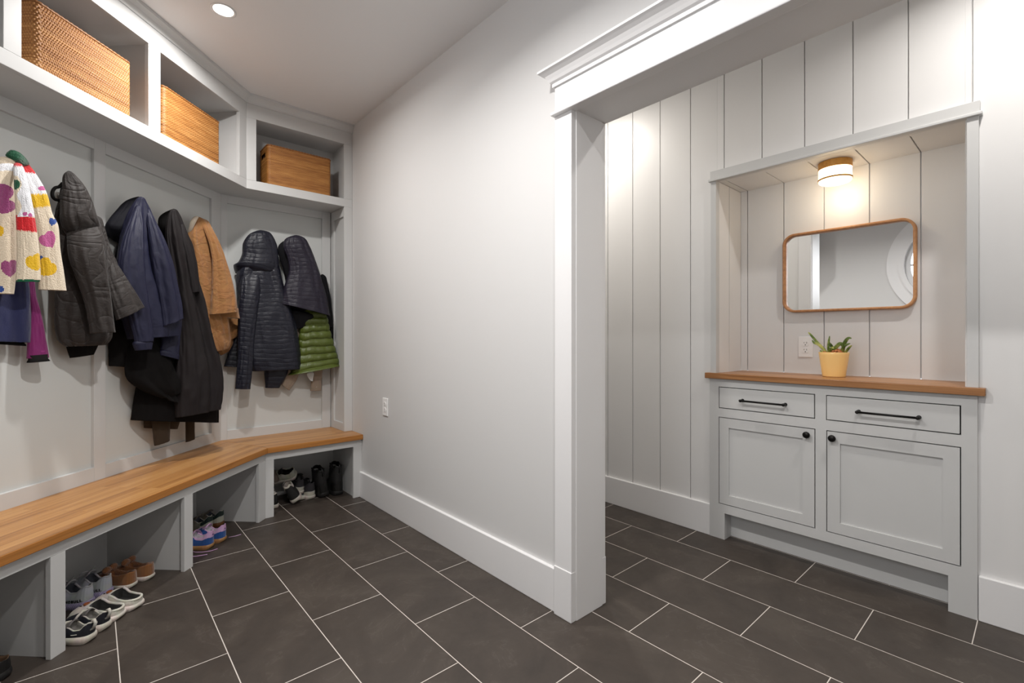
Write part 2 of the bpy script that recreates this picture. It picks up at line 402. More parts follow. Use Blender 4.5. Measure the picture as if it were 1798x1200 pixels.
# end panel between bench and shelf with its own little frame
ep = empty('locker_end_panel', (1.405, CY_UP, .452), label='narrow grey framed end panel of the lockers against the white wall', cat='panel')
def eparts(name, mb): return mb.build(name, GREY, ep, .0015)
hz = 2.123 - .452
eparts('stile', MB().box(0, XW - 1.405 - .001, 0, .020, 0, hz))
eparts('backing_panel', MB().box(.012, XW - 1.405 - .001, .020, CY_WALL - CY_UP, 0, hz))
eparts('stile', MB().box(0, .014, CY_WALL - CY_UP - .055, CY_WALL - CY_UP - .0, 0, hz))
eparts('rail', MB().box(0, .014, .020, CY_WALL - CY_UP - .055, 0, .06)); eparts('rail', MB().box(0, .014, .020, CY_WALL - CY_UP - .055, hz - .07, hz))

# ---- upper cubby cabinets
UZ0, UZ1, OZ0, OZ1 = 2.123, CEILZ - .001, 2.182, 2.588
ju = joint(DQ_UP, CY_UP); sju = w2d(*ju)[0]
dc = empty('cubby_cabinet', (0, 0, 0), RZ, 'long grey overhead cabinet of open cubbies over the coats', 'cabinet')
st = [(S_END, .998), (1.578, 1.638), (2.206, 2.279)]
def frame_d(y0, y1):
    m = MB()
    for a, b in st: m.box(a, b, y0, y1, OZ0, OZ1)
    m.prism([(2.905, y0), (sju, y0), (sju + (y1 - y0) * .414, y1), (2.905, y1)], OZ0, OZ1)
    for z0, z1 in ((UZ0, OZ0), (OZ1, UZ1)):
        m.prism([(S_END, y0), (sju, y0), (sju + (y1 - y0) * .414, y1), (S_END, y1)], z0, z1)
    return m
dpart('face_frame', frame_d(DQ_UP, DQ_UP + .020), GREY, dc)
y0, y1 = DQ_UP + .020, DQ_WALL + .012
def carc(z0, z1): return MB().prism([(S_END, y0), (sju + .020 * .414, y0), (sju + (y1 - DQ_UP) * .414 - .001, y1), (S_END, y1)], z0, z1)
dpart('bottom_board', carc(UZ0, OZ0 - .004), GREY, dc, 0); dpart('top_board', carc(OZ1 + .004, OZ1 + .022), GREY, dc, 0)
for a, b in ((S_END, .983), (1.592, 1.624), (2.222, 2.263)): dpart('divider', MB().box(a, b, y0, y1 - .016, OZ0 - .004, OZ1 + .004), GREY, dc, 0)
dpart('divider', MB().prism([(2.920, y0), (sju + .020 * .414, y0), (sju + .20 * .414, y1 - .016), (2.920, y1 - .016)], OZ0 - .004, OZ1 + .004), GREY, dc, 0)
dpart('back_board', MB().box(S_END, sju + .06, y1 - .016, y1, OZ0 - .004, OZ1 + .004), GREY, dc, 0)
cc = empty('cubby_cabinet', (0, 0, 0), 0, 'short grey overhead cabinet with one cubby, tucked into the corner by the white wall', 'cabinet')
def cpart(name, mb, mat=GREY, parent=None, bevel=.0015): return mb.build(name, mat, parent or cc, bevel)
xe = XW - .001
m = MB(); y0, y1 = CY_UP, CY_UP + .020
k = -.414
m.prism([ju, (.816, y0), (.816, y1), (ju[0] + k * .020, y1)], OZ0, OZ1); m.box(1.405, xe, y0, y1, OZ0, OZ1)
for z0, z1 in ((UZ0, OZ0), (OZ1, UZ1)): m.prism([ju, (xe, y0), (xe, y1), (ju[0] + k * .020, y1)], z0, z1)
cpart('face_frame', m)
y0, y1 = CY_UP + .020, CY_WALL + .012
cpart('bottom_board', MB().prism([(ju[0] + k * .02, y0), (xe, y0), (xe, y1), (ju[0] + k * (y1 - CY_UP) + .001, y1)], UZ0, OZ0 - .004), bevel=0)
cpart('top_board', MB().prism([(ju[0] + k * .02, y0), (xe, y0), (xe, y1), (ju[0] + k * (y1 - CY_UP) + .001, y1)], OZ1 + .004, OZ1 + .022), bevel=0)
cpart('divider', MB().prism([(ju[0] + k * .02, y0), (.80, y0), (.80, y1 - .016), (ju[0] + k * .22, y1 - .016)], OZ0 - .004, OZ1 + .004), bevel=0)
cpart('divider', MB().box(1.420, xe, y0, y1 - .016, OZ0 - .004, OZ1 + .004), bevel=0)
cpart('back_board', MB().box(.70, xe, y1 - .016, y1, OZ0 - .004, OZ1 + .004), bevel=0)
# crown moulding running over both cabinets
crown = MB()
prof = [(-.0005, 2.680), (.006, 2.680), (.008, 2.690), (.016, 2.704), (.030, 2.716), (.036, 2.719), (.036, CEILZ - .0005), (-.0005, CEILZ - .0005)]
a0 = d2w(S_END, DQ_UP)
crown.sweep(prof, [a0, ju, (xe, CY_UP)])
struct('trim_3', crown, GREY, label='grey crown moulding along the top of the lockers')

# ---- bench cabinets and the oak top
BZ, OB = .416, .367
jb = joint(DQ_BASE, CY_BASE); sjb = w2d(*jb)[0]
db = empty('bench_cabinet', (0, 0, 0), RZ, 'long grey bench base with open shoe cubbies', 'cabinet')
def lj(y, off=0): return sjb + (y - DQ_BASE) * .414 + off
m = MB(); y0, y1 = DQ_BASE, DQ_BASE + .020
posts = [(S_END, 1.00), (1.589, 1.643), (2.226, 2.283)]
for a, b in posts: m.box(a, b, y0, y1, 0, OB)
m.prism([(2.843, y0), (sjb, y0), (lj(y1), y1), (2.843, y1)], 0, OB)
m.prism([(S_END, y0), (sjb, y0), (lj(y1), y1), (S_END, y1)], OB, BZ)
dpart('face_frame', m, GREY, db)
y0, y1 = DQ_BASE + .020, DQ_WALL + .012
for a, b in ((S_END, .985), (1.604, 1.628), (2.242, 2.268)): dpart('divider', MB().box(a, b, y0, y1 - .016, 0, BZ - .001), GREY, db, 0)
dpart('divider', MB().prism([(2.858, y0), (lj(y0), y0), (lj(y1 - .016, -.002), y1 - .016), (2.858, y1 - .016)], 0, BZ - .001), GREY, db, 0)
dpart('back_board', MB().prism([(S_END, y1 - .016), (lj(y1 - .016, -.002), y1 - .016), (lj(y1, -.002), y1), (S_END, y1)], 0, BZ - .001), GREY, db, 0)
dpart('underside_board', MB().prism([(S_END, y0), (lj(y0, -.002), y0), (lj(y1 - .016, -.002), y1 - .016), (S_END, y1 - .016)], OB + .003, BZ - .001), GREY, db, 0)
cb_ = empty('bench_cabinet', (0, 0, 0), 0, 'short grey bench base by the white wall with a heap of shoes inside', 'cabinet')
y0, y1 = CY_BASE, CY_BASE + .020
m = MB(); m.prism([jb, (.879, y0), (.879, y1), (jb[0] + k * .02, y1)], 0, OB); m.box(1.405, xe, y0, y1, 0, OB); m.prism([jb, (xe, y0), (xe, y1), (jb[0] + k * .02, y1)], OB, BZ)
cpart('face_frame', m, parent=cb_)
y0, y1 = CY_BASE + .020, CY_WALL + .012
cpart('divider', MB().prism([(jb[0] + k * .02 + .001, y0), (.864, y0), (.864, y1 - .016), (jb[0] + k * (y1 - .016 - CY_BASE) + .001, y1 - .016)], 0, BZ - .001), parent=cb_, bevel=0)
cpart('divider', MB().box(1.420, xe, y0, y1 - .016, 0, BZ - .001), parent=cb_, bevel=0)
cpart('back_board', MB().box(.70, xe, y1 - .016, y1, 0, BZ - .001), parent=cb_, bevel=0)
cpart('underside_board', MB().prism([(jb[0] + k * .02 + .002, y0), (xe, y0), (xe, y1 - .016), (jb[0] + k * (y1 - .016 - CY_BASE) + .002, y1 - .016)], OB + .003, BZ - .001), parent=cb_, bevel=0)
# oak top: two mitred slabs
bt = empty('oak_bench', (.836, 3.265, .416), 0, 'oiled oak bench seat with a mitred corner, running under the coats', 'bench')
jt = joint(DQ_TOP, CY_TOP); jtw = joint(DQ_WALL + .012, CY_WALL + .012)
def slab(name, world_pts, z0, z1, rz, mats, front):
    c, s_ = math.cos(-rz), math.sin(-rz)
    ox, oy = bt.location.x, bt.location.y
    pts = [((x - ox) * c - (y - oy) * s_, (x - ox) * s_ + (y - oy) * c) for x, y in world_pts]
    mb = MB(); mb.prism(pts, 0, z1 - z0)
    o = mb.build(name, mats, bt, .003); o.rotation_euler.z = rz
    for p in o.data.polygons:
        if abs(p.normal.z) < .5: p.material_index = 1
    return o
slab('seat_slab', [d2w(S_END - .015, DQ_TOP), jt, jtw, d2w(S_END - .015, DQ_WALL + .012)], .416, .452, RZ, [BENCHW, BENCHE], 0)
slab('seat_slab', [jt, (xe, CY_TOP), (xe, CY_WALL + .012), jtw], .416, .452, 0, [BENCHW, BENCHE], 0)

# ------------------------------------------------------------------ woven baskets
def rattan():
    t = NT('rattan'); tc = t.n('ShaderNodeTexCoord'); at = t.n('ShaderNodeAttribute', attribute_name='weave')
    sp = t.n('ShaderNodeSeparateXYZ'); t.l(at.outputs['Vector'], sp.inputs[0])
    nz = t.n('ShaderNodeTexNoise', i_Scale=1.0, i_Detail=3.0); mp = t.n('ShaderNodeMapping'); mp.inputs['Scale'].default_value = (9, 9, 150)
    t.l(tc.outputs['Object'], mp.inputs['Vector']); t.l(mp.outputs[0], nz.inputs['Vector'])
    f = t.math('ADD', t.math('MULTIPLY', sp.outputs['Y'], .45), t.math('MULTIPLY', nz.outputs['Fac'], .55))
    t.l(t.ramp(f, [(.15, rgb(112, 66, 26)), (.42, rgb(164, 108, 52)), (.62, rgb(194, 140, 80)), (.85, rgb(214, 170, 116))]), t.b.inputs['Base Color'])
    t.set(Roughness=.55)
    return t.m
def rattan_dark():
    t = NT('rattan_dark'); tc = t.n('ShaderNodeTexCoord'); at = t.n('ShaderNodeAttribute', attribute_name='weave')
    sp = t.n('ShaderNodeSeparateXYZ'); t.l(at.outputs['Vector'], sp.inputs[0])
    nz = t.n('ShaderNodeTexNoise', i_Scale=1.0, i_Detail=3.0); mp = t.n('ShaderNodeMapping'); mp.inputs['Scale'].default_value = (12, 12, 120)
    t.l(tc.outputs['Object'], mp.inputs['Vector']); t.l(mp.outputs[0], nz.inputs['Vector'])
    f = t.math('ADD', t.math('MULTIPLY', sp.outputs['Y'], .5), t.math('MULTIPLY', nz.outputs['Fac'], .5))
    t.l(t.ramp(f, [(.15, rgb(110, 62, 22)), (.45, rgb(160, 104, 46)), (.85, rgb(208, 156, 86))]), t.b.inputs['Base Color'])
    t.set(Roughness=.5)
    return t.m
RAT = rattan(); RATD = rattan_dark()
def woven_box(name, parent, mat, L, W, H, pu, pv, depth, hole=True, res=3.2, ov=.65):
    """outer shell of the basket as a displaced grid running round the four sides; hole = hand hole in the two short sides"""
    r = .02
    per = []   # perimeter samples (x, y, nx, ny, u)
    u = 0.; step = pu / res
    segs = [((r, 0), (L - r, 0), (0, -1)), ('c', (L - r, r), -PI / 2), ((L, r), (L, W - r), (1, 0)), ('c', (L - r, W - r), 0), ((L - r, W), (r, W), (0, 1)), ('c', (r, W - r), PI / 2), ((0, W - r), (0, r), (-1, 0)), ('c', (r, r), PI)]
    for sg in segs:
        if sg[0] == 'c':
            ln = r * PI / 2; k_ = max(2, int(ln / step))
            for i in range(k_):
                a = sg[2] + PI / 2 * i / k_; per.append((sg[1][0] + r * math.cos(a), sg[1][1] + r * math.sin(a), math.cos(a), math.sin(a), u + ln * i / k_))
            u += ln
        else:
            (ax, ay), (bx, by), nn = sg; ln = math.hypot(bx - ax, by - ay); k_ = max(2, int(ln / step))
            for i in range(k_): per.append((ax + (bx - ax) * i / k_, ay + (by - ay) * i / k_, nn[0], nn[1], u + ln * i / k_))
            u += ln
    n = len(per); P = np.array(per); depth = depth; rows = int(H / pv * res) + 1
    V = np.linspace(0, H, rows)
    uu = P[:, 4][None, :]; vv = V[:, None]
    nr = H / pv; ph = vv / pv; row = np.floor(ph); fy = ph - row
    rng = np.random.RandomState(3); roff = rng.uniform(-.25, .25, int(nr) + 3)[np.minimum(row, nr + 1).astype(int)]
    strand = np.sqrt(np.clip(1 - (2 * fy - 1) ** 2, 0, 1))
    over = .5 + .5 * np.sin(PI * (uu / pu + row + roff * .6))
    hgt = depth * (strand * (1 - ov + ov * over)) 
    rowtone = rng.uniform(0, 1, int(nr) + 3)[np.minimum(row, nr + 1).astype(int)]
    tone = .55 * over * strand + .45 * rowtone + 0 * uu
    X = P[:, 0][None, :] + P[:, 2][None, :] * hgt; Y = P[:, 1][None, :] + P[:, 3][None, :] * hgt; Z = vv + 0 * uu
    co = np.stack([X, Y, Z], -1).reshape(-1, 3)
    idx = np.arange(rows * n).reshape(rows, n)
    a = idx[:-1, :]; b = np.roll(idx, -1, 1)[:-1, :]; c = np.roll(idx, -1, 1)[1:, :]; d = idx[1:, :]
    quads = np.stack([a, b, c, d], -1).reshape(-1, 4)
    # hand hole on the short sides
    if hole:
        cx_ = X[:-1].reshape(-1); cy_ = Y[:-1].reshape(-1); cz_ = Z[:-1].reshape(-1)
        side = (np.abs(P[:, 2])[None, :] > .9) & np.ones((rows - 1, 1), bool); side = side.reshape(-1)
        inh = side & (np.abs(cy_ - W / 2) < .048) & (np.abs(cz_ - (H - .058)) < .017)
        quads = quads[~inh]
    me = bpy.data.meshes.new(name); me.vertices.add(len(co)); me.vertices.foreach_set('co', co.astype('f').ravel())
    me.loops.add(len(quads) * 4); me.loops.foreach_set('vertex_index', quads.astype('i').ravel()); me.polygons.add(len(quads))
    me.polygons.foreach_set('loop_start', (np.arange(len(quads)) * 4).astype('i'))
    me.update(calc_edges=True)
    at = me.attributes.new('weave', 'FLOAT_VECTOR', 'POINT'); at.data.foreach_set('vector', np.stack([over * strand, tone, tone], -1).reshape(-1, 3).astype('f').ravel())
    o = link(name, me, mat, parent, True)
    return o
def basket(label, loc, rz, L, W, H, mat, pu, pv, ov=.65, dp=.0066):
    b = empty('storage_basket', loc, rz, label, 'basket', 'woven storage baskets in the cubbies')
    woven_box('woven_body', b, mat, L, W, H, pu, pv, dp, ov=ov)
    # inner lining wall and floor, and a braided rim
    t_ = .008
    m = MB()
    m.box(t_, L - t_, t_, t_ + .004, .0, H - .012); m.box(t_, L - t_, W - t_ - .004, W - t_, .0, H - .012)
    for x in (t_, L - t_ - .004):
        m.box(x, x + .004, t_, W - t_, 0, H - .078); m.box(x, x + .004, t_, W / 2 - .05, H - .078, H - .012); m.box(x, x + .004, W / 2 + .05, W - t_, H - .078, H - .012); m.box(x, x + .004, t_, W - t_, H - .038, H - .012)
    m.box(t_, L - t_, t_, W - t_, 0, .006)
    m.build('inner_wall', mat, b)
    rim = MB(); pts = []
    r = .02
    for (cx_, cy_, a0) in ((L - r, r, -PI / 2), (L - r, W - r, 0), (r, W - r, PI / 2), (r, r, PI)):
        for i in range(6):
            a = a0 + PI / 2 * i / 5; pts.append((cx_ + r * math.cos(a), cy_ + r * math.sin(a), H - .002))
    pts.append(pts[0]); dense = []
    for p, q in zip(pts, pts[1:]):
        L_ = math.dist(p, q); k_ = max(1, int(L_ / .006))
        for i in range(k_): dense.append([p[j] + (q[j] - p[j]) * i / k_ for j in range(3)])
    dense.append(list(pts[0]))
    rr = [.0062 + .0012 * math.sin(i * 1.9) for i in range(len(dense))]
    rim.tube(dense, rr, 8); rim.build('rim', mat, b, smooth=True)
    return b
def dloc(s, q, z): x, y = d2w(s, q); return (x, y, z)
basket('large pale rattan basket in the leftmost fully seen cubby, almost filling it', dloc(1.712, 1.940, OZ0 - .003), RZ, .428, .20, .272, RAT, .0052, .0102, .80, .0060)
basket('rattan basket with fine horizontal weave in the middle cubby over the navy raincoat', dloc(2.334, 1.938, OZ0 - .003), RZ, .430, .20, .272, RAT, .0085, .0068, .16, .0042)
basket('darker brown rattan basket with a hand hole, alone in the corner cubby', (.893, 3.486, OZ0 - .003), 0, .424, .19, .277, RATD, .0048, .0068, .45, .0045)

# ------------------------------------------------------------------ hall vanity
vc = empty('vanity_cabinet', (XP - .017, .184, 0), 0, 'grey inset vanity cabinet with two drawers and two doors under the niche', 'cabinet')
Yc = 1.299 - .184; fx = .020
def yv(y): return y - .184
def vpart(name, mb, mat=GREY, parent=None, bevel=.0012): return mb.build(name, mat, parent or vc, bevel)
D = [(.762, 1.246, .7455, .869), (.2325, .716, .7455, .869)]; O = [(.7605, 1.246, .1995, .6965), (.232, .714, .1995, .6965)]
m = MB()
def cols(mb, x0, x1, ys, z0, z1):
    for ya_, yb_ in ys: mb.box(x0, x1, yv(ya_), yv(yb_), z0, z1)
# rows stacked without overlap
cols(m, 0, fx, [(.184, 1.299)], .869, .915)
cols(m, 0, fx, [(.184, .2325), (.7150, .7615), (1.246, 1.299)], .7455, .869)
cols(m, 0, fx, [(.184, 1.299)], .6965, .7455)
cols(m, 0, fx, [(.184, .2325), (.7140, .7605), (1.246, 1.299)], .1995, .6965)
cols(m, 0, fx, [(.184, 1.299)], .150, .1995)
cols(m, 0, .0825, [(.184, .2725), (1.2125, 1.299)], 0, .150)
bmesh.ops.remove_doubles(m.bm, verts=m.bm.verts, dist=1e-5)
vpart('face_frame', m, bevel=0)
m = MB(); m.box(fx, .33, 0, .018, .15, .915); m.box(fx, .33, Yc - .018, Yc, .15, .915); m.box(fx, .33, 0, Yc, .150, .168); m.box(.31, .33, 0, Yc, .15, .915); m.box(fx + .002, .3, yv(.728), yv(.748), .168, .915)
vpart('carcass', m, DARK, bevel=0)
vpart('toe_kick', MB().box(.083, .098, 0, Yc, 0, .152))
g = .0044
def pull(parent, cy, cz, half):
    m = MB(); X = -.032
    m.tube([(X, cy - half, cz), (X, cy + half, cz)], .0052, 12)
    m.build('handle', BLACKM, parent, smooth=True)
    h = parent.children[-1] if parent.children else None
    for sg in (-1, 1):
        m = MB(); prof = [(.0088, .001), (.0088, -.004), (.0055, -.009), (.0052, -.022), (.0075, -.028), (.0078, -.036), (.004, -.040)]
        m.lathe(prof, 0, 0, 16, axis='x', origin=(0, cy + sg * (half - .004), cz)); m.build('handle_post', BLACKM, parent, smooth=True)
for (a, b, z0, z1) in D:
    o = vpart('drawer', MB().box(-.0005, .019, yv(a) + g, yv(b) - g, z0 + g, z1 - g))
    cy = (yv(a) + yv(b)) / 2; pull(o, cy, (z0 + z1) / 2 - .004, .112)
for i, (a, b, z0, z1) in enumerate(O):
    m = MB(); ya, yb, za, zb = yv(a) + g, yv(b) - g, z0 + g, z1 - g; fr = .0525
    m.box(-.0005, .019, ya, ya + fr, za, zb); m.box(-.0005, .019, yb - fr, yb, za, zb); m.box(-.0005, .019, ya + fr, yb - fr, za, za + fr); m.box(-.0005, .019, ya + fr, yb - fr, zb - fr, zb)
    o = vpart('door', m, bevel=0)
    vpart('door_panel', MB().box(.009, .016, ya + fr - .002, yb - fr + .002, za + fr - .002, zb - fr + .002), parent=o, bevel=0)
    ky = (ya + .030) if i == 0 else (yb - .024)
    m = MB(); m.lathe([(.006, .0), (.006, -.010), (.0125, -.014), (.0165, -.019), (.0165, -.024), (.012, -.029), (.004, -.031)], 0, 0, 28, axis='x', origin=(0, ky, .663)); m.build('knob', BLACKM, o, smooth=True)
ct = empty('vanity_counter', (XP - .040, .160, .915), 0, 'thin oak counter on the grey vanity under the mirror', 'counter')
m = MB(); m.prism([(0, 0), (0, 1.158), (.039, 1.158), (.039, 1.102), (.360 - .001, 1.102), (.360 - .001, .062), (.039, .062), (.039, 0)], 0, .0315)
o = m.build('counter_slab', COUNTW, ct, .002); 
# grain along the length: rotate the mesh data a quarter turn and the object back
o.data.transform(Matrix.Rotation(-PI / 2, 4, 'Z')); o.rotation_euler.z = PI / 2

# ------------------------------------------------------------------ mirror
mr = empty('wall_mirror', (XN, .715, 1.518), 0, 'rounded landscape mirror in a deep walnut frame in the niche', 'mirror')
def rrect(hy, hz, r, n=14):
    P = []
    for (cy_, cz_, a0) in ((hy - r, hz - r, 0), (-hy + r, hz - r, PI / 2), (-hy + r, -hz + r, PI), (hy - r, -hz + r, -PI / 2)):
        for i in range(n + 1):
            a = a0 + PI / 2 * i / n; P.append((cy_ + r * math.cos(a), cz_ + r * math.sin(a)))
    return P
HY, HZ, RR = .298, .224, .062
m = MB(); R = []
for (dy, x) in ((0, -.001), (0, -.034), (.002, -.036), (.0105, -.036), (.0125, -.034), (.0125, -.012)):
    R.append([m.bm.verts.new((x, a, b)) for a, b in rrect(HY - dy, HZ - dy, RR - dy)])
for A, B in zip(R, R[1:] + R[:1]):
    for i in range(len(A)): m.bm.faces.new((A[i], A[(i + 1) % len(A)], B[(i + 1) % len(A)], B[i]))
smooth_by_angle(m.build('frame', FRAMEW, mr), .8)
t = NT('mirror_glass'); t.set(Base_Color=(.93, .94, .94, 1), Metallic=1, Roughness=.0)
m = MB(); m.bm.faces.new([m.bm.verts.new((-.0125, a, b)) for a, b in rrect(HY - .0115, HZ - .0115, RR - .0115)]); 
f_ = bmesh.ops.extrude_face_region(m.bm, geom=list(m.bm.faces)); 
for v in f_['geom']:
    if isinstance(v, bmesh.types.BMVert): v.co.x += .006
m.build('glass', t.m, mr)

# ------------------------------------------------------------------ niche ceiling lamp
LX, LY = 2.872, .722
lamp = empty('ceiling_lamp', (LX, LY, NZ - .0005), 0, 'small round flush lamp with wooden rim on the niche ceiling', 'lamp')
GLOW = emis('lamp_glass', (1.0, .80, .52, 1), 4.5)
MB().lathe([(.070, 0), (.0745, 0), (.0745, -.036), (.070, -.036)], n=64).build('wood_band', LAMPW, lamp, .001)
MB().lathe([(.0725, -.0345), (.0725, -.096), (.070, -.101), (.064, -.105), (.03, -.108)], n=64).build('lamp_shade', GLOW, lamp, smooth=True)
MB().lathe([(.0715, -.084), (.0755, -.084), (.0755, -.092), (.0715, -.092)], n=64).build('wood_ring', LAMPW, lamp)

# ------------------------------------------------------------------ outlets
def outlet(name, loc, rz, label, sc=1.0):
    o = empty(name, loc, rz, label, 'outlet'); hw, hh = .0365, .0585
    def P(nm, mb, mat, par, bv=0): return mb.build(nm, mat, par, bv)
    # local: -x is out of the wall
    plate = P('cover_plate', MB().box(-.0065, -.0005, -hw, hw, -hh, hh), PLASTIC, o, .0025)
    for dz in (.0195, -.0195):
        m = MB(); pts = []
        for i in range(40):
            a = 2 * PI * i / 40; y, z = .0172 * math.cos(a), .0172 * math.sin(a); z = max(-.0142, min(.0142, z)); pts.append((y, z + dz))
        A = [m.bm.verts.new((-.0060, a, b)) for a, b in pts]; B = [m.bm.verts.new((-.0086, a, b)) for a, b in pts]
        m.bm.faces.new(B)
        for i in range(40): m.bm.faces.new((A[i], A[(i + 1) % 40], B[(i + 1) % 40], B[i]))
        s_ = P('socket', m, PLASTIC, o)
        m = MB(); m.box(-.0090, -.0084, -.0075, -.0055, dz - .000, dz + .009); m.box(-.0090, -.0084, .0055, .0075, dz + .001, dz + .008)
        m.lathe([(.0028, -.0084), (.0028, -.0090)], 0, 0, 12, axis='x', origin=(0, 0, dz - .0075)); P('slots', m, DARK, s_)
    m = MB(); m.lathe([(.0028, -.0060), (.0028, -.0074)], 0, 0, 12, axis='x'); P('screw', m, PLASTIC, o)
    return o
outlet('wall_outlet', (XN, .903, 1.097), 0, 'white double outlet on the niche planks left of the potted plant')
outlet('wall_outlet', (XW, 2.917, .689), 0, 'white double outlet low on the plain white wall')

# ------------------------------------------------------------------ potted plant
PX, PY, PZ = 2.886, .731, .9468
pot = empty('potted_plant', (PX, PY, PZ), 0, 'green succulent in a glossy pale yellow pot on the oak counter', 'plant')
POTM = paint('yellow_glaze', rgb(250, 208, 136), .22, 0)
SOILM = plain('bark_chips', rgb(176, 112, 70), .9, bumpscale=180, bs=1.)
prof = [(.044, 0), (.050, .001), (.0515, .006), (.0575, .052), (.0585, .058), (.066, .112), (.0675, .1255), (.0665, .1275), (.0645, .1265), (.062, .112), (.058, .1)]
MB().lathe(prof, n=64).build('pot', POTM, pot, smooth=True)
random.seed(5)
m = MB(); m.lathe([(.06, .104), (.055, .112), (.03, .117), (.002, .118)], n=32)
for i in range(46):
    a = random.uniform(0, 2 * PI); r = .05 * math.sqrt(random.random()); s_ = random.uniform(.005, .010)
    mt = Matrix.Translation((r * math.cos(a), r * math.sin(a), .118 + random.uniform(0, .008))) @ Matrix.Rotation(random.uniform(0, 3), 4, Vector((random.random(), random.random(), random.random())).normalized()) @ Matrix.Diagonal((s_ * 1.3, s_, s_ * .7, 1))
    bmesh.ops.create_icosphere(m.bm, subdivisions=1, radius=1, matrix=mt)
m.build('bark', SOILM, pot)
m = MB()
for i in range(70):                                   # the lumpy tan root ball that stands above the rim
    a = random.uniform(0, 2 * PI); b = random.uniform(.0, 1.3); R_ = .021
    p = Vector((-.016 + R_ * math.cos(a) * math.cos(b), -.016 + R_ * math.sin(a) * math.cos(b), .124 + R_ * .95 * math.sin(b))); s_ = random.uniform(.0045, .0075)
    bmesh.ops.create_icosphere(m.bm, subdivisions=1, radius=s_, matrix=Matrix.Translation(p))
m.build('root_ball', plain('root_tan', rgb(205, 132, 82), .85, bumpscale=200, bs=1.), pot, smooth=True)
def leafmat():
    t = NT('leaf'); v = t.coords('Object', (1, 1, 1)); nz = t.n('ShaderNodeTexNoise', i_Scale=26.0, i_Detail=3.0); t.l(v, nz.inputs['Vector'])
    t.l(t.ramp(nz.outputs['Fac'], [(.32, rgb(58, 78, 26)), (.5, rgb(104, 126, 48)), (.68, rgb(200, 196, 108))]), t.b.inputs['Base Color']); t.set(Roughness=.35)
    return t.m
LEAF = leafmat()
def leaf(pts, w, th=.004):
    """thick strap leaf through pts (local), lens-shaped cross-section"""
    m = MB(); P = [Vector(p) for p in pts]
    # densify with Catmull-Rom
    Q = []
    for i in range(len(P) - 1):
        p0, p1, p2, p3 = P[max(i - 1, 0)], P[i], P[i + 1], P[min(i + 2, len(P) - 1)]
        for j in range(8):
            t_ = j / 8; Q.append(.5 * ((2 * p1) + (-p0 + p2) * t_ + (2 * p0 - 5 * p1 + 4 * p2 - p3) * t_ ** 2 + (-p0 + 3 * p1 - 3 * p2 + p3) * t_ ** 3))
    Q.append(P[-1]); rings = []; n = len(Q)
    for i, q in enumerate(Q):
        d = (Q[min(i + 1, n - 1)] - Q[max(i - 1, 0)]).normalized(); side = d.cross(Vector((-1, -.35, .25))).normalized(); nn = side.cross(d)
        f = i / (n - 1); ww = w * (.55 + .9 * f) * (1 - f ** 2.6) + .0012; tt = th * (1 - .75 * f)
        ring = []
        for k_ in range(8):
            a = 2 * PI * k_ / 8; ring.append(m.bm.verts.new(q + side * ww * math.cos(a) + nn * (tt * math.sin(a) + .25 * ww * math.cos(a) ** 2)))
        rings.append(ring)
    for A, B in zip(rings, rings[1:]):
        for i in range(8): m.bm.faces.new((A[i], A[(i + 1) % 8], B[(i + 1) % 8], B[i]))
    m.bm.faces.new(rings[0][::-1]); m.bm.faces.new(rings[-1])
    m.build('leaf', LEAF, pot, smooth=True)
# in the picture +y is to the left; z up
leaf([(0, .022, .112), (-.005, .045, .145), (-.008, .075, .18), (-.010, .103, .218), (-.010, .115, .232)], .0062)
leaf([(-.012, .020, .114), (-.02, .04, .14), (-.024, .062, .166), (-.026, .082, .176), (-.026, .092, .190)], .0075)
leaf([(-.008, .018, .112), (-.018, .020, .145), (-.02, .018, .18), (-.018, .014, .212)], .0055)
leaf([(.0, .005, .116), (-.012, .004, .150), (-.018, .014, .172), (-.02, .010, .176)], .007)
leaf([(-.02, .012, .114), (-.03, -.006, .140), (-.034, -.030, .168), (-.034, -.042, .170), (-.03, -.048, .145)], .0095)
leaf([(0, -.038, .112), (-.01, -.044, .150), (-.014, -.052, .180), (-.016, -.066, .2), (-.014, -.080, .199)], .0085)
leaf([(-.01, -.034, .114), (-.016, -.040, .145), (-.018, -.056, .164), (-.018, -.076, .174)], .0060)
leaf([(0.01, -.040, .112), (.006, -.054, .135), (.002, -.066, .152), (0, -.078, .164)], .0060)
leaf([(-.03, .014, .118), (-.042, .006, .140), (-.048, -.006, .150), (-.05, -.014, .146)], .0060)
leaf([(-.014, .034, .114), (-.022, .046, .128), (-.026, .056, .136)], .0055)

# ------------------------------------------------------------------ recessed downlights
GLOWW = emis('downlight_lens', (1.0, .93, .84, 1), 14)
def downlight(x, y, label, power, z=CEILZ, col=(1, .93, .84), r=.043, spread=150):
    o = empty('downlight', (x, y, z), 0, label, 'ceiling light', 'recessed downlights')
    MB().lathe([(r, -.0002), (r + .012, -.0002), (r + .012, -.003), (r + .004, -.004), (r, -.001)], n=48).build('trim_ring', TRIM, o, smooth=True)
    MB().lathe([(r, -.0004), (r, -.0012), (.001, -.0014)], n=48).build('lens', GLOWW, o)
    ld = bpy.data.lights.new('downlight_beam', 'AREA'); ld.shape = 'DISK'; ld.size = 2 * r - .006; ld.energy = power; ld.color = col; ld.spread = math.radians(spread)
    lo = bpy.data.objects.new('downlight_beam', ld); COL.objects.link(lo); lo.parent = o; lo.location = (0, 0, -.006)
    return o
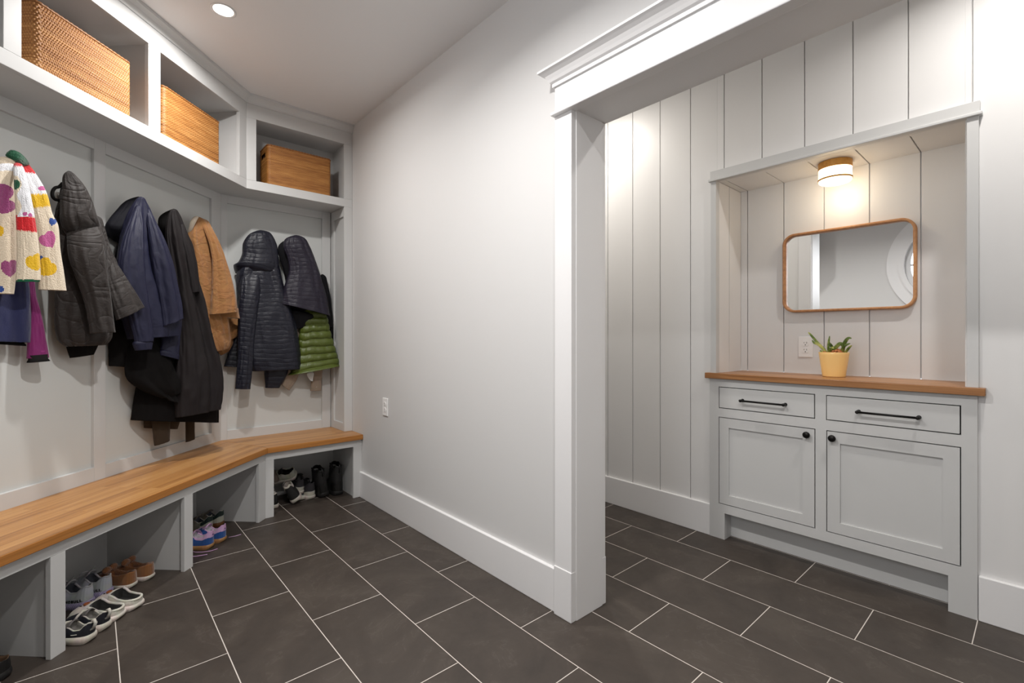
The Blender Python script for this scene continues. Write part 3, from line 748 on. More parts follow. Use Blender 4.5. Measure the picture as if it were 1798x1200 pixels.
# ------------------------------------------------------------------ cloth
class Cloth(NT):
    pass
def uvs(t):
    tc = t.n('ShaderNodeTexCoord'); sp = t.n('ShaderNodeSeparateXYZ'); t.l(tc.outputs['UV'], sp.inputs[0]); return tc.outputs['UV'], sp.outputs['X'], sp.outputs['Y']
def fabric(name, col, rough=.8, sheen=.15, crease=.25, cscale=26., weave=.12, var=.12, spec=.3):
    t = NT(name); t.set(Roughness=rough); t.b.inputs['Sheen Weight'].default_value = sheen; t.b.inputs['Specular IOR Level'].default_value = spec
    uv, u, v = uvs(t)
    mp = t.n('ShaderNodeMapping'); mp.inputs['Scale'].default_value = (1.5, .8, 1); t.l(uv, mp.inputs['Vector'])
    n1 = t.n('ShaderNodeTexNoise', i_Scale=cscale, i_Detail=4.0, i_Distortion=.8); t.l(mp.outputs[0], n1.inputs['Vector'])
    n2 = t.n('ShaderNodeTexNoise', i_Scale=900.0, i_Detail=1.0); t.l(uv, n2.inputs['Vector'])
    mx = t.n('ShaderNodeMix', data_type='RGBA', blend_type='MULTIPLY'); mx.inputs[0].default_value = var; mx.inputs[6].default_value = col; t.l(n1.outputs['Color'], mx.inputs[7])
    t.l(mx.outputs[2], t.b.inputs['Base Color'])
    h = t.math('ADD', t.math('MULTIPLY', n1.outputs['Fac'], crease), t.math('MULTIPLY', n2.outputs['Fac'], weave))
    t.bump(h, .6, .010)
    return t.m
def quilt_brick(name, col, rough=.36, rows=.032, cols=.075, spec=.5, var=.1):
    t = NT(name); t.set(Base_Color=col, Roughness=rough); t.b.inputs['Specular IOR Level'].default_value = spec
    uv, u, v = uvs(t)
    nw = t.n('ShaderNodeTexNoise', i_Scale=9.0, i_Detail=2.0); t.l(uv, nw.inputs['Vector'])
    vv = t.math('DIVIDE', t.math('ADD', v, t.math('MULTIPLY', nw.outputs['Fac'], .05)), rows)
    row = t.math('FLOOR', vv); fy = t.math('FRACT', vv)
    uu = t.math('ADD', t.math('DIVIDE', u, cols), t.math('MULTIPLY', row, .5)); fx_ = t.math('FRACT', uu)
    py = t.math('MULTIPLY', t.math('MULTIPLY', fy, t.math('SUBTRACT', 1., fy)), 4.); px = t.math('MULTIPLY', t.math('MULTIPLY', fx_, t.math('SUBTRACT', 1., fx_)), 4.)
    h = t.math('MULTIPLY', t.math('POWER', py, .45), t.math('POWER', px, .22))
    n1 = t.n('ShaderNodeTexNoise', i_Scale=60.0, i_Detail=4.0, i_Distortion=1.0); t.l(uv, n1.inputs['Vector'])
    t.bump(t.math('ADD', h, t.math('MULTIPLY', n1.outputs['Fac'], 1.0)), .36, .006)
    return t.m
def quilt_onion(name, col, rough=.62):
    t = NT(name); t.set(Roughness=rough, Base_Color=col); t.b.inputs['Sheen Weight'].default_value = .15; t.b.inputs['Specular IOR Level'].default_value = .35
    uv, u, v = uvs(t)
    n0 = t.n('ShaderNodeTexNoise', i_Scale=7.5, i_Detail=0.0, i_Distortion=.8); t.l(uv, n0.inputs['Vector'])
    ph = t.math('MULTIPLY', n0.outputs['Fac'], 6.5)
    h = t.math('POWER', t.math('ABSOLUTE', t.math('SINE', t.math('MULTIPLY', ph, PI))), .4)
    n1 = t.n('ShaderNodeTexNoise', i_Scale=48.0, i_Detail=4.0, i_Distortion=1.2); t.l(uv, n1.inputs['Vector'])
    t.bump(t.math('ADD', h, t.math('MULTIPLY', n1.outputs['Fac'], .8)), .6, .006)
    return t.m
def puffer(name, col, rough=.42):
    t = NT(name); t.set(Roughness=rough, Base_Color=col); t.b.inputs['Specular IOR Level'].default_value = .45
    uv, u, v = uvs(t); mp = t.n('ShaderNodeMapping'); mp.inputs['Scale'].default_value = (1.8, .7, 1); t.l(uv, mp.inputs['Vector'])
    n1 = t.n('ShaderNodeTexNoise', i_Scale=42.0, i_Detail=3.0, i_Distortion=.6); t.l(mp.outputs[0], n1.inputs['Vector'])
    t.bump(n1.outputs['Fac'], .4, .008)
    return t.m
def sherpa(name, col):
    t = NT(name); t.set(Base_Color=col, Roughness=.95); t.b.inputs['Sheen Weight'].default_value = .4
    tc = t.n('ShaderNodeTexCoord')
    vo = t.n('ShaderNodeTexVoronoi', i_Scale=230.0); nz = t.n('ShaderNodeTexNoise', i_Scale=120.0, i_Detail=3.0); t.l(tc.outputs['Object'], nz.inputs['Vector'])
    ad = t.n('ShaderNodeMix', data_type='RGBA', blend_type='ADD'); ad.inputs[0].default_value = .012; t.l(tc.outputs['Object'], ad.inputs[6]); t.l(nz.outputs['Color'], ad.inputs[7])
    t.l(ad.outputs[2], vo.inputs['Vector'])
    t.bump(t.math('SUBTRACT', 1., vo.outputs['Distance']), .6, .004)
    return t.m
def wale(name, col):          # corduroy / canvas with wrinkles
    t = NT(name); t.set(Roughness=.85); t.b.inputs['Sheen Weight'].default_value = .25
    uv, u, v = uvs(t); mp = t.n('ShaderNodeMapping'); mp.inputs['Scale'].default_value = (1.3, 1.0, 1); t.l(uv, mp.inputs['Vector'])
    n1 = t.n('ShaderNodeTexNoise', i_Scale=20.0, i_Detail=6.0, i_Distortion=1.5, i_Roughness=.6); t.l(mp.outputs[0], n1.inputs['Vector'])
    rib = t.math('SINE', t.math('MULTIPLY', u, 2 * PI / .0032))
    mx = t.n('ShaderNodeMix', data_type='RGBA', blend_type='MULTIPLY'); mx.inputs[0].default_value = .22; mx.inputs[6].default_value = col; t.l(n1.outputs['Color'], mx.inputs[7]); t.l(mx.outputs[2], t.b.inputs['Base Color'])
    t.bump(t.math('ADD', t.math('MULTIPLY', n1.outputs['Fac'], 1.6), t.math('MULTIPLY', rib, .02)), .7, .010)
    return t.m

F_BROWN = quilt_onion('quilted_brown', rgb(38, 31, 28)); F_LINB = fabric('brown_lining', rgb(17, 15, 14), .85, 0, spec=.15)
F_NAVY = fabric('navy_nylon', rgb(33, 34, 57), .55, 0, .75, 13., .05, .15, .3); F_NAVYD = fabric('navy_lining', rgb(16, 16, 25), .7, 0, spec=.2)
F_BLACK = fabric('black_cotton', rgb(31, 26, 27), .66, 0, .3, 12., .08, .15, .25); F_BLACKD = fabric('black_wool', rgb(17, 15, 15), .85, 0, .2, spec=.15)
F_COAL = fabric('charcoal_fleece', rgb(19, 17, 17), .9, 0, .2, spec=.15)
F_OLIVE = fabric('olive_canvas', rgb(58, 46, 33), .85, .1, .2)
F_TAN = wale('tan_canvas', rgb(168, 116, 66)); F_CREAM = fabric('cream_pile', rgb(205, 190, 172), .95, .3, .3, 90.)
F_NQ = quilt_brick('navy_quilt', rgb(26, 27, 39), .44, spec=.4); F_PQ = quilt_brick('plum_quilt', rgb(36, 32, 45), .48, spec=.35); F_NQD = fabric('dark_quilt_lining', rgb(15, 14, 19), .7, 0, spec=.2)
F_GREEN = puffer('green_puffer', rgb(80, 92, 32)); F_BEIGE = fabric('beige_knit', rgb(158, 141, 125), .95, .2, .4, 60.)
F_WHITE = fabric('white_label', rgb(228, 228, 226), .8, .1, .1)
F_BLUE = fabric('blue_fleece', rgb(38, 43, 84), .95, .35, .3, 60., .3); F_MAG = fabric('magenta_fleece', rgb(120, 26, 94), .9, .3, .25, 50., .25)
SH = {k: sherpa('sherpa_' + k, c) for k, c in dict(cream=rgb(228, 212, 188), white=rgb(232, 232, 236), red=rgb(206, 16, 28), yellow=rgb(232, 184, 24), purple=rgb(150, 66, 118), pink=rgb(196, 96, 152), green=rgb(10, 84, 54), blue=rgb(36, 74, 150)).items()}
F_TRIMG = fabric('green_binding', rgb(12, 92, 60), .8)

WALLS = {'D': (Vector((S2, -S2, 0)), -DQ_WALL - .016, -PI / 4), 'C': (Vector((0, -1, 0)), -(CY_WALL + .016), -PI / 2)}
def catmull(K, n):
    K = np.array(K, float); out = []
    m = len(K); d = np.linalg.norm(np.diff((K[:, :2] + K[:, 2:4]) / 2, axis=0), axis=1); tot = d.sum()
    for i in range(m - 1):
        p0, p1, p2, p3 = K[max(i - 1, 0)], K[i], K[i + 1], K[min(i + 2, m - 1)]
        k = max(2, int(round(n * d[i] / tot)))
        for j in range(k):
            t = j / k; out.append(.5 * ((2 * p1) + (-p0 + p2) * t + (2 * p0 - 5 * p1 + 4 * p2 - p3) * t * t + (-p0 + 3 * p1 - 3 * p2 + p3) * t ** 3))
    out.append(K[-1]); return np.array(out)
def drape(name, parent, mats, wall, d, rungs, turn=-20, ratio=.42, nring=64, folds=.010, freq=3.2, seed=0, tmax=.11, open_end=True, mini=.012, closed_top=True, region=None, puff=None, long_=1.2, fine=.0025, step=.008, back=.55, anchor=None, sink=None):
    """a cloth tube hanging in front of a wall. rungs: left and right edge of the cloth as seen in the photo (x0, y0, x1, y1[, extra distance]);
    they are carried back onto an upright plane `d` metres in front of the wall, turned by `turn` degrees, and swept with a rounded section."""
    wn, wc_, wa = WALLS[wall]
    a = wa + math.radians(turn); n_ = Vector((math.cos(a), math.sin(a), 0)); hdir = Vector((-math.sin(a), math.cos(a), 0))
    R = [tuple(r) + (0,) * (5 - len(r)) for r in rungs]
    if sink is None: sink = .075 if name == 'sleeve' and rungs[0][1] < 620 else 0
    if name in ('hood', 'collar', 'hood_lining') and len(R) > 3: R = [r[:4] + (r[4] - (.05 if i == len(R) - 1 else .018 if i == len(R) - 2 else 0),) for i, r in enumerate(R)]
    if sink: R = [r[:4] + (r[4] - sink * (1, .38, .08)[i],) if i < 3 else r for i, r in enumerate(R)]
    ax, ay = anchor or ((R[0][0] + R[0][2]) / 2, (R[0][1] + R[0][3]) / 2)
    p0 = hit(ax, ay, wn, wn * (wc_ + d))
    pts = []
    for x0, y0, x1, y1, e in R:
        A = hit(x0, y0, n_, p0 + n_ * e); B = hit(x1, y1, n_, p0 + n_ * e)
        pts.append(list(A) + list(B))
    K = np.array(pts); C = (K[:, :3] + K[:, 3:]) / 2
    length = np.linalg.norm(np.diff(C, axis=0), axis=1).sum()
    nl = max(10, int(length / step))
    # interpolate A and B together
    def interp(Kp):
        out = []; m = len(Kp); dd = np.linalg.norm(np.diff(C, axis=0), axis=1); tot = dd.sum()
        for i in range(m - 1):
            q0, q1, q2, q3 = Kp[max(i - 1, 0)], Kp[i], Kp[i + 1], Kp[min(i + 2, m - 1)]
            k = max(2, int(round(nl * dd[i] / tot)))
            for j in range(k):
                t = j / k; out.append(.5 * ((2 * q1) + (-q0 + q2) * t + (2 * q0 - 5 * q1 + 4 * q2 - q3) * t * t + (-q0 + 3 * q1 - 3 * q2 + q3) * t ** 3))
        out.append(Kp[-1]); return np.array(out)
    I = interp(K); A = I[:, :3]; B = I[:, 3:]; M = (A + B) / 2; Hh = (B - A) / 2; hw = np.linalg.norm(Hh, axis=1)
    s_ = np.concatenate([[0], np.cumsum(np.linalg.norm(np.diff(M, axis=0), axis=1))])
    rows = len(M); ang = np.linspace(0, 2 * PI, nring, endpoint=False)
    N3 = np.array(n_); th = np.clip(hw * ratio, mini, tmax)
    if closed_top:
        dome = min(.022, .8 * hw[0] + .004); kd = np.sqrt(np.clip(1 - (1 - np.clip(s_ / dome, 0, 1)) ** 2, .02, 1)); hw = hw * kd; Hh = Hh * kd[:, None]; th = th * kd
    co = np.zeros((rows, nring, 3))
    ca, sa = np.cos(ang), np.sin(ang)
    ex = .8
    cx_ = np.sign(ca) * np.abs(ca) ** .85; sx_ = np.sign(sa) * np.abs(sa) ** ex
    sx_ = np.where(sx_ < 0, sx_ * back, sx_)
    for i in range(rows):
        co[i] = M[i] + Hh[i] * cx_[:, None] + N3 * (th[i] * sx_)[:, None]
    # folds: noise that is long down the cloth and short across it
    for i in range(rows):
        tt = s_[i]
        f0 = min(1, hw[i] / .07) * min(1., .25 + tt / .12)
        for j in range(nring):
            q = Vector((ca[j] * freq * .62 + seed * 3.7, sa[j] * freq * .5, tt * long_ + seed))
            v = noise.noise(q); r2 = 1 - 2 * abs(noise.noise(q * 1.9 + Vector((5.2, 1.3, tt * 2.0))))
            w2 = noise.noise(Vector((ca[j] * 7 + seed, sa[j] * 7, tt * 22))) * fine
            off = folds * f0 * (1.9 * v + .55 * r2) + w2
            if puff: off += puff[1] * (abs(math.sin(PI * (tt + .012 * noise.noise(Vector((ca[j] * 2, sa[j] * 2, seed + tt * 6)))) / puff[0])) ** .5 - .6)
            dirv = Hh[i] / max(hw[i], 1e-5) * (ca[j] * .45) + N3 * sa[j]
            co[i, j] += dirv * off
    flat = co.reshape(-1, 3)
    dist = flat @ np.array(wn) - wc_; mn = .018
    push = np.clip(mn - dist, 0, None); flat += np.array(wn)[None, :] * push[:, None]
    bm = bmesh.new(); V = [bm.verts.new(p) for p in flat]
    uvl = bm.loops.layers.uv.new('UVMap'); wm = float(hw.mean())
    def quad(a_, b_, c_, d_, uvv):
        f = bm.faces.new((a_, b_, c_, d_)); f.smooth = True
        for lp, w_ in zip(f.loops, uvv): lp[uvl].uv = w_
        return f
    per = 2 * PI * math.sqrt((wm ** 2 + (float(th.mean()) * .8) ** 2) / 2)
    for i in range(rows - 1):
        for j in range(nring):
            k = (j + 1) % nring; u0, u1 = per * j / nring * 1., per * (j + 1) / nring
            f = quad(V[i * nring + j], V[i * nring + k], V[(i + 1) * nring + k], V[(i + 1) * nring + j], ((u0, s_[i]), (u1, s_[i]), (u1, s_[i + 1]), (u0, s_[i + 1])))
            if region:
                c = f.calc_center_median(); dv = c - EYEP; w_ = dv.dot(FWD)
                f.material_index = region(CX + FPX * dv.dot(RGT) / w_, Y0 - FPX * dv.z / w_)
    if closed_top: bm.faces.new([V[j] for j in range(nring)][::-1])
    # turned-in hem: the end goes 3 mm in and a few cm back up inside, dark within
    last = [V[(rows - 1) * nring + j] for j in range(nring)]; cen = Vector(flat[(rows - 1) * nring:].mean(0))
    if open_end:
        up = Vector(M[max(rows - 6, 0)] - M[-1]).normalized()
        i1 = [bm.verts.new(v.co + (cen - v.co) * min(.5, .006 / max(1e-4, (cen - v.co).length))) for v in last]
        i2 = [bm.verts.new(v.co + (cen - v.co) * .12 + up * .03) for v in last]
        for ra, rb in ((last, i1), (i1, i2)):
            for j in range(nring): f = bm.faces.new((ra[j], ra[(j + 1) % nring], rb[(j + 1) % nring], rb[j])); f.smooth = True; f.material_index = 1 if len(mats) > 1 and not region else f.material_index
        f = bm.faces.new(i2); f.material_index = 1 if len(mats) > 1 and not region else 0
    else: bm.faces.new(last)
    bmesh.ops.recalc_face_normals(bm, faces=bm.faces)
    me = bpy.data.meshes.new(name); 
    off = parent.location
    bm.transform(Matrix.Translation(-Vector(off)))
    bm.to_mesh(me); bm.free()
    return link(name, me, list(mats), parent)
def coat(name, label, cat, wall, px, py, d=.03, group=None):
    wn, wc_, wa = WALLS[wall]; p = hit(px, py, wn, wn * (wc_ + d))
    return empty(name, p, 0, label, cat, group)
def zz(pts, ox, oy, sc): # numbers read off an enlarged crop
    out = []
    for r in pts: out.append((ox + r[0] / sc, oy + r[1] / sc, ox + r[2] / sc, oy + r[3] / sc) + tuple(r[4:]))
    return out
def cord(name, parent, mat, pxs, wall, d, r=.004):
    wn, wc_, wa = WALLS[wall]
    P = [hit(x, y, wn, wn * (wc_ + (d if not isinstance(d, (list, tuple)) else d[i]))) - parent.location for i, (x, y) in enumerate(pxs)]
    Q = []
    for i in range(len(P) - 1):
        p0, p1, p2, p3 = P[max(i - 1, 0)], P[i], P[i + 1], P[min(i + 2, len(P) - 1)]
        for j in range(6):
            t_ = j / 6; Q.append(.5 * ((2 * p1) + (-p0 + p2) * t_ + (2 * p0 - 5 * p1 + 4 * p2 - p3) * t_ ** 2 + (-p0 + 3 * p1 - 3 * p2 + p3) * t_ ** 3))
    Q.append(P[-1]); return MB().tube(Q, r, 8).build(name, mat, parent, smooth=True)

# ---- sherpa jacket with hearts
def ell(x, y, cx_, cy_, rx, ry, rot=0):
    c, s_ = math.cos(rot), math.sin(rot); dx, dy = x - cx_, y - cy_; return ((dx * c + dy * s_) / rx) ** 2 + ((-dx * s_ + dy * c) / ry) ** 2 < 1
SHL = ['cream', 'white', 'red', 'yellow', 'purple', 'pink', 'green', 'blue']; SHI = {k: i for i, k in enumerate(SHL)}
def jag(x): return 1.2 * math.sin(x * 2.1) + .8 * math.sin(x * 5.3 + 1)
def heart(x, y, cx_, cy_, r, rot=0):
    c, s_ = math.cos(rot), math.sin(rot); dx, dy = (x - cx_) / r, (y - cy_) / r; X, Y = dx * c + dy * s_, -dx * s_ + dy * c
    return (X * X + Y * Y - 1) ** 3 - X * X * (-Y) ** 3 < 0
def reg_r(x, y):           # right sleeve
    if y < 303 + jag(x) + (x - 45) * .12: return SHI['red']
    if ell(x, y, 74, 331, 7, 4) and y < 335: return SHI['pink']
    if y < 341 + jag(x): return SHI['white']
    if y < 366 + jag(x) - (x - 55) * .12: return SHI['yellow']
    if heart(x, y, 86, 424, 13, -.55): return SHI['pink']
    if heart(x, y, 92, 391, 6, .3) : return SHI['blue']
    if heart(x, y, 79, 473, 15, .75): return SHI['yellow']
    if ell(x, y, 71, 454, 5.5, 5): return SHI['blue']
    return 0
def reg_l(x, y):           # left sleeve, in front
    if ell(x, y, 27, 324, 8.5, 8.5): return SHI['green']
    if y < 292 + jag(x): return SHI['red']
    if y < 309 + (x - 30) * .1 or (305 < y < 381 and x > 34 + 4 * math.sin(y * .16)): 
        if ell(x, y, 44, 376, 4, 3.6) or ell(x, y, 53, 379, 4, 4.5): return SHI['pink']
        return SHI['white']
    if 378 + jag(x) + (x - 28) * .14 < y < 404 + jag(x) * .7 + (x - 28) * .12: return SHI['red']
    if heart(x, y, 62, 464, 13.5, -.35): return SHI['yellow']
    return 0
def reg_b(x, y):           # body
    if y < 300 and x > -30: return SHI['white'] if y > 287 else 0
    if y < 322 + jag(x) * .4: return 0
    if ell(x, y, 2, 338, 22, 15) and y < 351: return SHI['purple']
    if ell(x, y, 3, 347, 5, 2.2): return SHI['white']
    if ell(x, y, 4, 362, 24, 13): return SHI['purple']
    if ell(x, y, -1, 406, 8.5, 9): return SHI['yellow']
    if heart(x, y, 17, 474, 13.5, -.1): return SHI['purple']
    if ell(x, y, 0, 508, 6.5, 6): return SHI['blue']
    if heart(x, y, -34, 430, 14, .2): return SHI['red']
    if heart(x, y, -48, 495, 14, -.3): return SHI['green']
    return 0
SM = [SH[k] for k in SHL]
sj = coat('sherpa_jacket', 'cream sherpa fleece jacket with colourful hearts at the left end of the coat row', 'jacket', 'D', 22, 268)
drape('body', sj, SM, 'D', .10, [(-8, 288, 26, 284), (-34, 312, 26, 318), (-52, 360, 27, 352), (-60, 430, 28.5, 420), (-66, 480, 27, 480), (-68, 514, 23, 517)], -22, .38, 120, .007, 2.6, 1, region=reg_b, fine=.0014, step=.0035, tmax=.10)
drape('sleeve', sj, SM, 'D', .115, [(30, 280, 44, 282), (36, 302, 62, 305), (46, 340, 80.5, 338), (57, 372, 91, 376), (62, 402, 101, 398), (65, 436, 104, 436), (68, 470, 110, 476), (68, 508.7, 114.8, 511)], -24, .5, 96, .006, 2.4, 2, region=reg_r, fine=.0014, step=.0035)
drape('sleeve', sj, SM, 'D', .165, [(24, 284, 38, 288), (24, 306, 44.5, 306), (25.5, 340, 52.5, 340), (28, 380, 60, 380), (29.5, 420, 65.5, 420), (30, 455, 69, 455), (28, 492.5, 70.5, 492.5)], -26, .5, 96, .005, 2.2, 3, region=reg_l, fine=.0014, step=.0035)
drape('cuff_binding', sj, [F_TRIMG], 'D', .166, [(28, 491, 70.5, 491.3), (28.4, 495, 69.5, 495)], -26, .5, 64, .0, 2.2, 3, fine=0, anchor=(31, 286), closed_top=False)
drape('collar', sj, [SH['green']], 'D', .10, [(9, 271, 10, 274), (18, 263.5, 19, 280), (32, 267, 27, 284), (44, 277.5, 38, 290), (50, 287, 47, 292)], -22, .7, 48, .004, 2, 4, open_end=False, fine=.003)
drape('hood_lining', sj, [SH['cream']], 'D', .085, [(-14, 280, 12, 272), (-10, 286, 26, 280), (-6, 294, 30, 290)], -22, .5, 48, .004, 2, 5, open_end=False, fine=.003)
# ---- fleeces under it
mg = coat('magenta_fleece', 'magenta fleece whose sleeve hangs lowest under the heart-pattern jacket', 'jacket', 'D', 50, 420)
drape('sleeve', mg, [F_MAG], 'D', .05, [(42, 430, 54, 430), (44, 480, 58, 480), (48, 520, 63, 520), (52, 552, 71.7, 552), (48, 590, 79, 590), (46, 630, 85.5, 628)], -18, .45, 48, .004, 2, 6)
drape('cuff', mg, [F_BLACKD], 'D', .05, [(45.5, 628, 86.5, 626.5), (47, 637.5, 87, 634)], -18, .62, 48, .0, 2, 6, anchor=(48, 430), fine=0)
drape('body', mg, [F_MAG, F_BLACKD], 'D', .035, [(-20, 420, 30, 420), (-40, 500, 44, 500), (-44, 566, 46, 566)], -15, .3, 48, .006, 2, 7)
bf = coat('blue_fleece', 'navy blue fleece jacket showing below the heart-pattern jacket', 'jacket', 'D', 20, 400)
drape('body', bf, [F_BLUE, F_BLACKD], 'D', .055, [(-30, 420, 30, 420), (-50, 470, 46, 470), (-56, 535, 53, 535), (-58, 575, 54.5, 572), (-54, 599, 53, 602)], -12, .24, 64, .010, 2.4, 8)
drape('hem_band', bf, [F_BLACKD], 'D', .05, [(-30, 593, 50, 599), (-28, 603, 45, 608)], -12, .24, 48, .006, 2.2, 8, fine=0)

# ---- quilted brown jacket
qb = coat('quilted_jacket', 'dark brown quilted jacket with wavy stitching, hung by its collar', 'jacket', 'D', 120, 305)
drape('body', qb, [F_BROWN, F_LINB], 'D', .075, [(107, 318, 128, 322), (103, 350, 150, 352), (97, 372, 168, 378), (93, 400, 178, 404), (96, 450, 184, 450), (96, 513, 189, 513), (95, 569, 194, 569), (102, 598, 193, 594), (116, 609, 184, 606)], -24, .42, 80, .013, 2.8, 11)
drape('hood', qb, [F_BROWN, F_LINB], 'D', .120, [(115, 300.5, 124, 300), (110, 311, 134, 310), (109, 330, 148, 328), (106, 356, 160, 354), (106, 384, 168, 380), (112, 404, 174, 396), (120, 418, 172, 410)], -24, .5, 72, .010, 2.6, 12, open_end=False)
drape('sleeve', qb, [F_BROWN, F_LINB], 'D', .165, [(118, 392, 168, 386), (118, 420, 180, 416), (121, 450, 184, 450), (133, 485, 189, 485), (146, 522, 194, 522), (154, 555, 198, 555), (159, 586, 202.5, 584)], -26, .5, 72, .008, 2.6, 13)
drape('sleeve', qb, [F_BROWN, F_LINB], 'D', .062, [(166, 378, 178, 382), (170, 410, 186, 410, .02), (178, 446, 197, 444, .05), (184, 490, 216, 480, .09), (194, 530, 236, 512, .12), (203, 563, 252.5, 540, .13)], -24, .32, 64, .007, 2.6, 14, sink=0)
drape('lining', qb, [F_LINB], 'D', .055, [(112, 590, 178, 590), (116, 608, 172, 606), (122.5, 629, 164, 623)], -20, .36, 48, .006, 2.4, 15)
cord('hanging_loop', qb, F_LINB, [(110, 322), (104, 328), (97, 330), (92.5, 336), (92, 344), (96, 350), (103, 352), (108, 356)], 'D', [.10, .10, .095, .09, .09, .09, .09, .09], .0066)
def hook(label, wall, px, py):
    wn, wc_, wa = WALLS[wall]; p = hit(px, py, wn, wn * (wc_ + .0165)); o = empty('coat_hook', p, 0, label, 'hook'); o.rotation_euler.z = wa
    MB().lathe([(.016, 0), (.016, .004), (.007, .006)], n=24, axis='x').build('base_plate', HOOKM, o, smooth=True)
    MB().tube([(.004, 0, 0), (.025, 0, -.002), (.05, 0, .004), (.062, 0, .022), (.064, 0, .034)], [.006, .0055, .005, .0055, .008], 12).build('prong', HOOKM, o, smooth=True)
    return o
HOOKM = plain('satin_nickel', rgb(196, 194, 190), .3, .9)
hook('small satin metal coat hook peeking out left of the brown quilted jacket', 'D', 103, 344)

# ---- coats under and beside the raincoat
bw = coat('wool_coat', 'black coat whose straight hem shows behind the navy raincoat', 'coat', 'D', 240, 380)
drape('body', bw, [F_BLACKD], 'D', .045, [(232, 370, 256, 370), (205, 440, 290, 440), (190, 520, 300, 520), (187.8, 580, 305, 580), (187.8, 643, 308, 650)], -14, .26, 72, .006, 2.4, 21, tmax=.05)
drape('sleeve', bw, [F_BLACKD], 'D', .10, [(222, 560, 262, 560), (222, 610, 286, 606), (221, 660, 300, 640), (246, 684, 312, 668), (284, 700, 316, 690)], -20, .24, 56, .009, 2.4, 22, closed_top=True)
rc = coat('navy_raincoat', 'navy blue hooded raincoat with turned cuffs, third big coat from the left', 'coat', 'D', 247, 350)
drape('hood', rc, [F_NAVYD, F_NAVYD], 'D', .085, [(234, 346, 250, 345), (218, 355, 252, 352), (205, 370, 250, 372), (192, 386, 246, 394), (186.5, 398, 240, 410), (189, 412, 232, 424), (198, 424, 224, 432)], -20, .42, 64, .008, 2.4, 23, open_end=False)
drape('body', rc, [F_NAVY, F_NAVYD], 'D', .125, [(242, 345.5, 252, 345.5), (232, 362, 260, 362), (222, 385, 268, 384), (212, 420, 280, 418), (205, 455, 290, 455), (201, 490, 298, 490), (206, 530, 306, 530), (214, 562, 314, 562), (224, 596, 312, 590)], -24, .45, 96, .016, 3.2, 24)
drape('sleeve', rc, [F_NAVY, F_NAVYD], 'D', .185, [(239, 360, 247, 360), (224, 392, 251, 394), (211, 430, 252, 430), (204, 470, 254, 470), (210, 510, 258, 510), (222, 550, 264, 550), (232, 585, 268, 582), (236, 602, 268.5, 600)], -26, .5, 64, .010, 2.6, 25)
drape('cuff', rc, [F_NAVY, F_NAVYD], 'D', .190, [(231, 597, 268, 595), (233, 606, 267.5, 604.5), (237, 616, 266, 613.5)], -26, .55, 48, .002, 2.6, 25, fine=.001)
drape('sleeve', rc, [F_NAVY, F_NAVYD], 'D', .170, [(251, 358, 257, 358), (257, 384, 270, 384), (261, 420, 286, 418), (265, 460, 300, 458), (272, 500, 309, 498), (280, 540, 316, 532), (284, 574, 319, 560)], -24, .5, 64, .010, 2.6, 26)
drape('sleeve', rc, [F_NAVY, F_NAVYD], 'D', .150, [(282, 540, 314, 545), (284, 570, 316, 565), (282, 600, 315, 600), (279, 622, 312.5, 630)], -24, .5, 48, .007, 2.6, 27)
drape('cuff', rc, [F_NAVY, F_NAVYD], 'D', .152, [(278.5, 611, 314.5, 618), (279, 624, 313, 632.5)], -24, .56, 48, .002, 2.6, 28, fine=.001)

ol = coat('olive_jacket', 'olive brown jacket showing only its hem and two cuffs lowest of all', 'jacket', 'D', 290, 560)
drape('body', ol, [F_OLIVE], 'D', .045, [(270, 560, 320, 560), (256, 640, 326, 640), (250, 710, 322, 712), (250, 752, 311, 754)], -14, .25, 56, .005, 2.2, 31, tmax=.05)
drape('sleeve', ol, [F_OLIVE], 'D', .07, [(268, 690, 296, 690), (266.5, 730, 298, 732), (268.5, 757, 298, 753), (271.5, 783, 297.6, 774)], -18, .42, 40, .004, 2, 32)
drape('sleeve', ol, [F_OLIVE], 'D', .06, [(322, 690, 340, 692), (325.5, 735, 341, 740), (326, 777, 341.5, 771)], -18, .42, 40, .004, 2, 33)
cf = coat('charcoal_jacket', 'charcoal jacket with a loose left flap, half under the long black coat', 'jacket', 'D', 280, 520)
drape('body', cf, [F_COAL], 'D', .085, [(266, 540, 330, 540), (246, 600, 360, 600), (240, 640, 376, 650), (236, 690, 381, 700), (229, 738, 380.5, 742)], -20, .28, 80, .010, 2.8, 34, tmax=.07)
drape('sleeve', cf, [F_COAL], 'D', .135, [(262, 610, 292, 612), (258, 650, 300, 655), (276, 685, 308, 690), (296, 704, 313, 708)], -22, .26, 48, .009, 2.2, 35)
bk = coat('long_black_coat', 'longest black coat, hanging between the navy raincoat and the tan jacket', 'coat', 'D', 305, 372)
drape('hood', bk, [F_BLACKD, F_BLACKD], 'D', .08, [(296, 369, 308, 366), (281, 380, 312, 378), (279.5, 395, 316, 396), (283, 412, 318, 414), (290, 428, 322, 430)], -20, .42, 56, .007, 2.4, 36, open_end=False)
drape('body', bk, [F_BLACK, F_BLACKD], 'D', .135, [(300, 367, 309, 366.5), (294, 385, 317, 382), (292, 410, 327, 410), (294, 436, 336, 434), (297, 465, 342, 462), (302, 495, 345, 495), (306, 530, 354, 528), (309, 570, 362, 568), (310, 610, 371, 606), (308, 650, 382, 640), (306, 690, 386, 682), (306, 733, 382, 718)], -24, .46, 96, .015, 3.2, 37)
drape('sleeve', bk, [F_BLACK, F_BLACKD], 'D', .165, [(308, 374, 314, 375), (314, 396, 322, 396), (320, 425, 332, 424), (327, 455, 341, 452), (332, 485, 345, 483), (337, 515, 350, 512)], -24, .5, 48, .008, 2.6, 70)
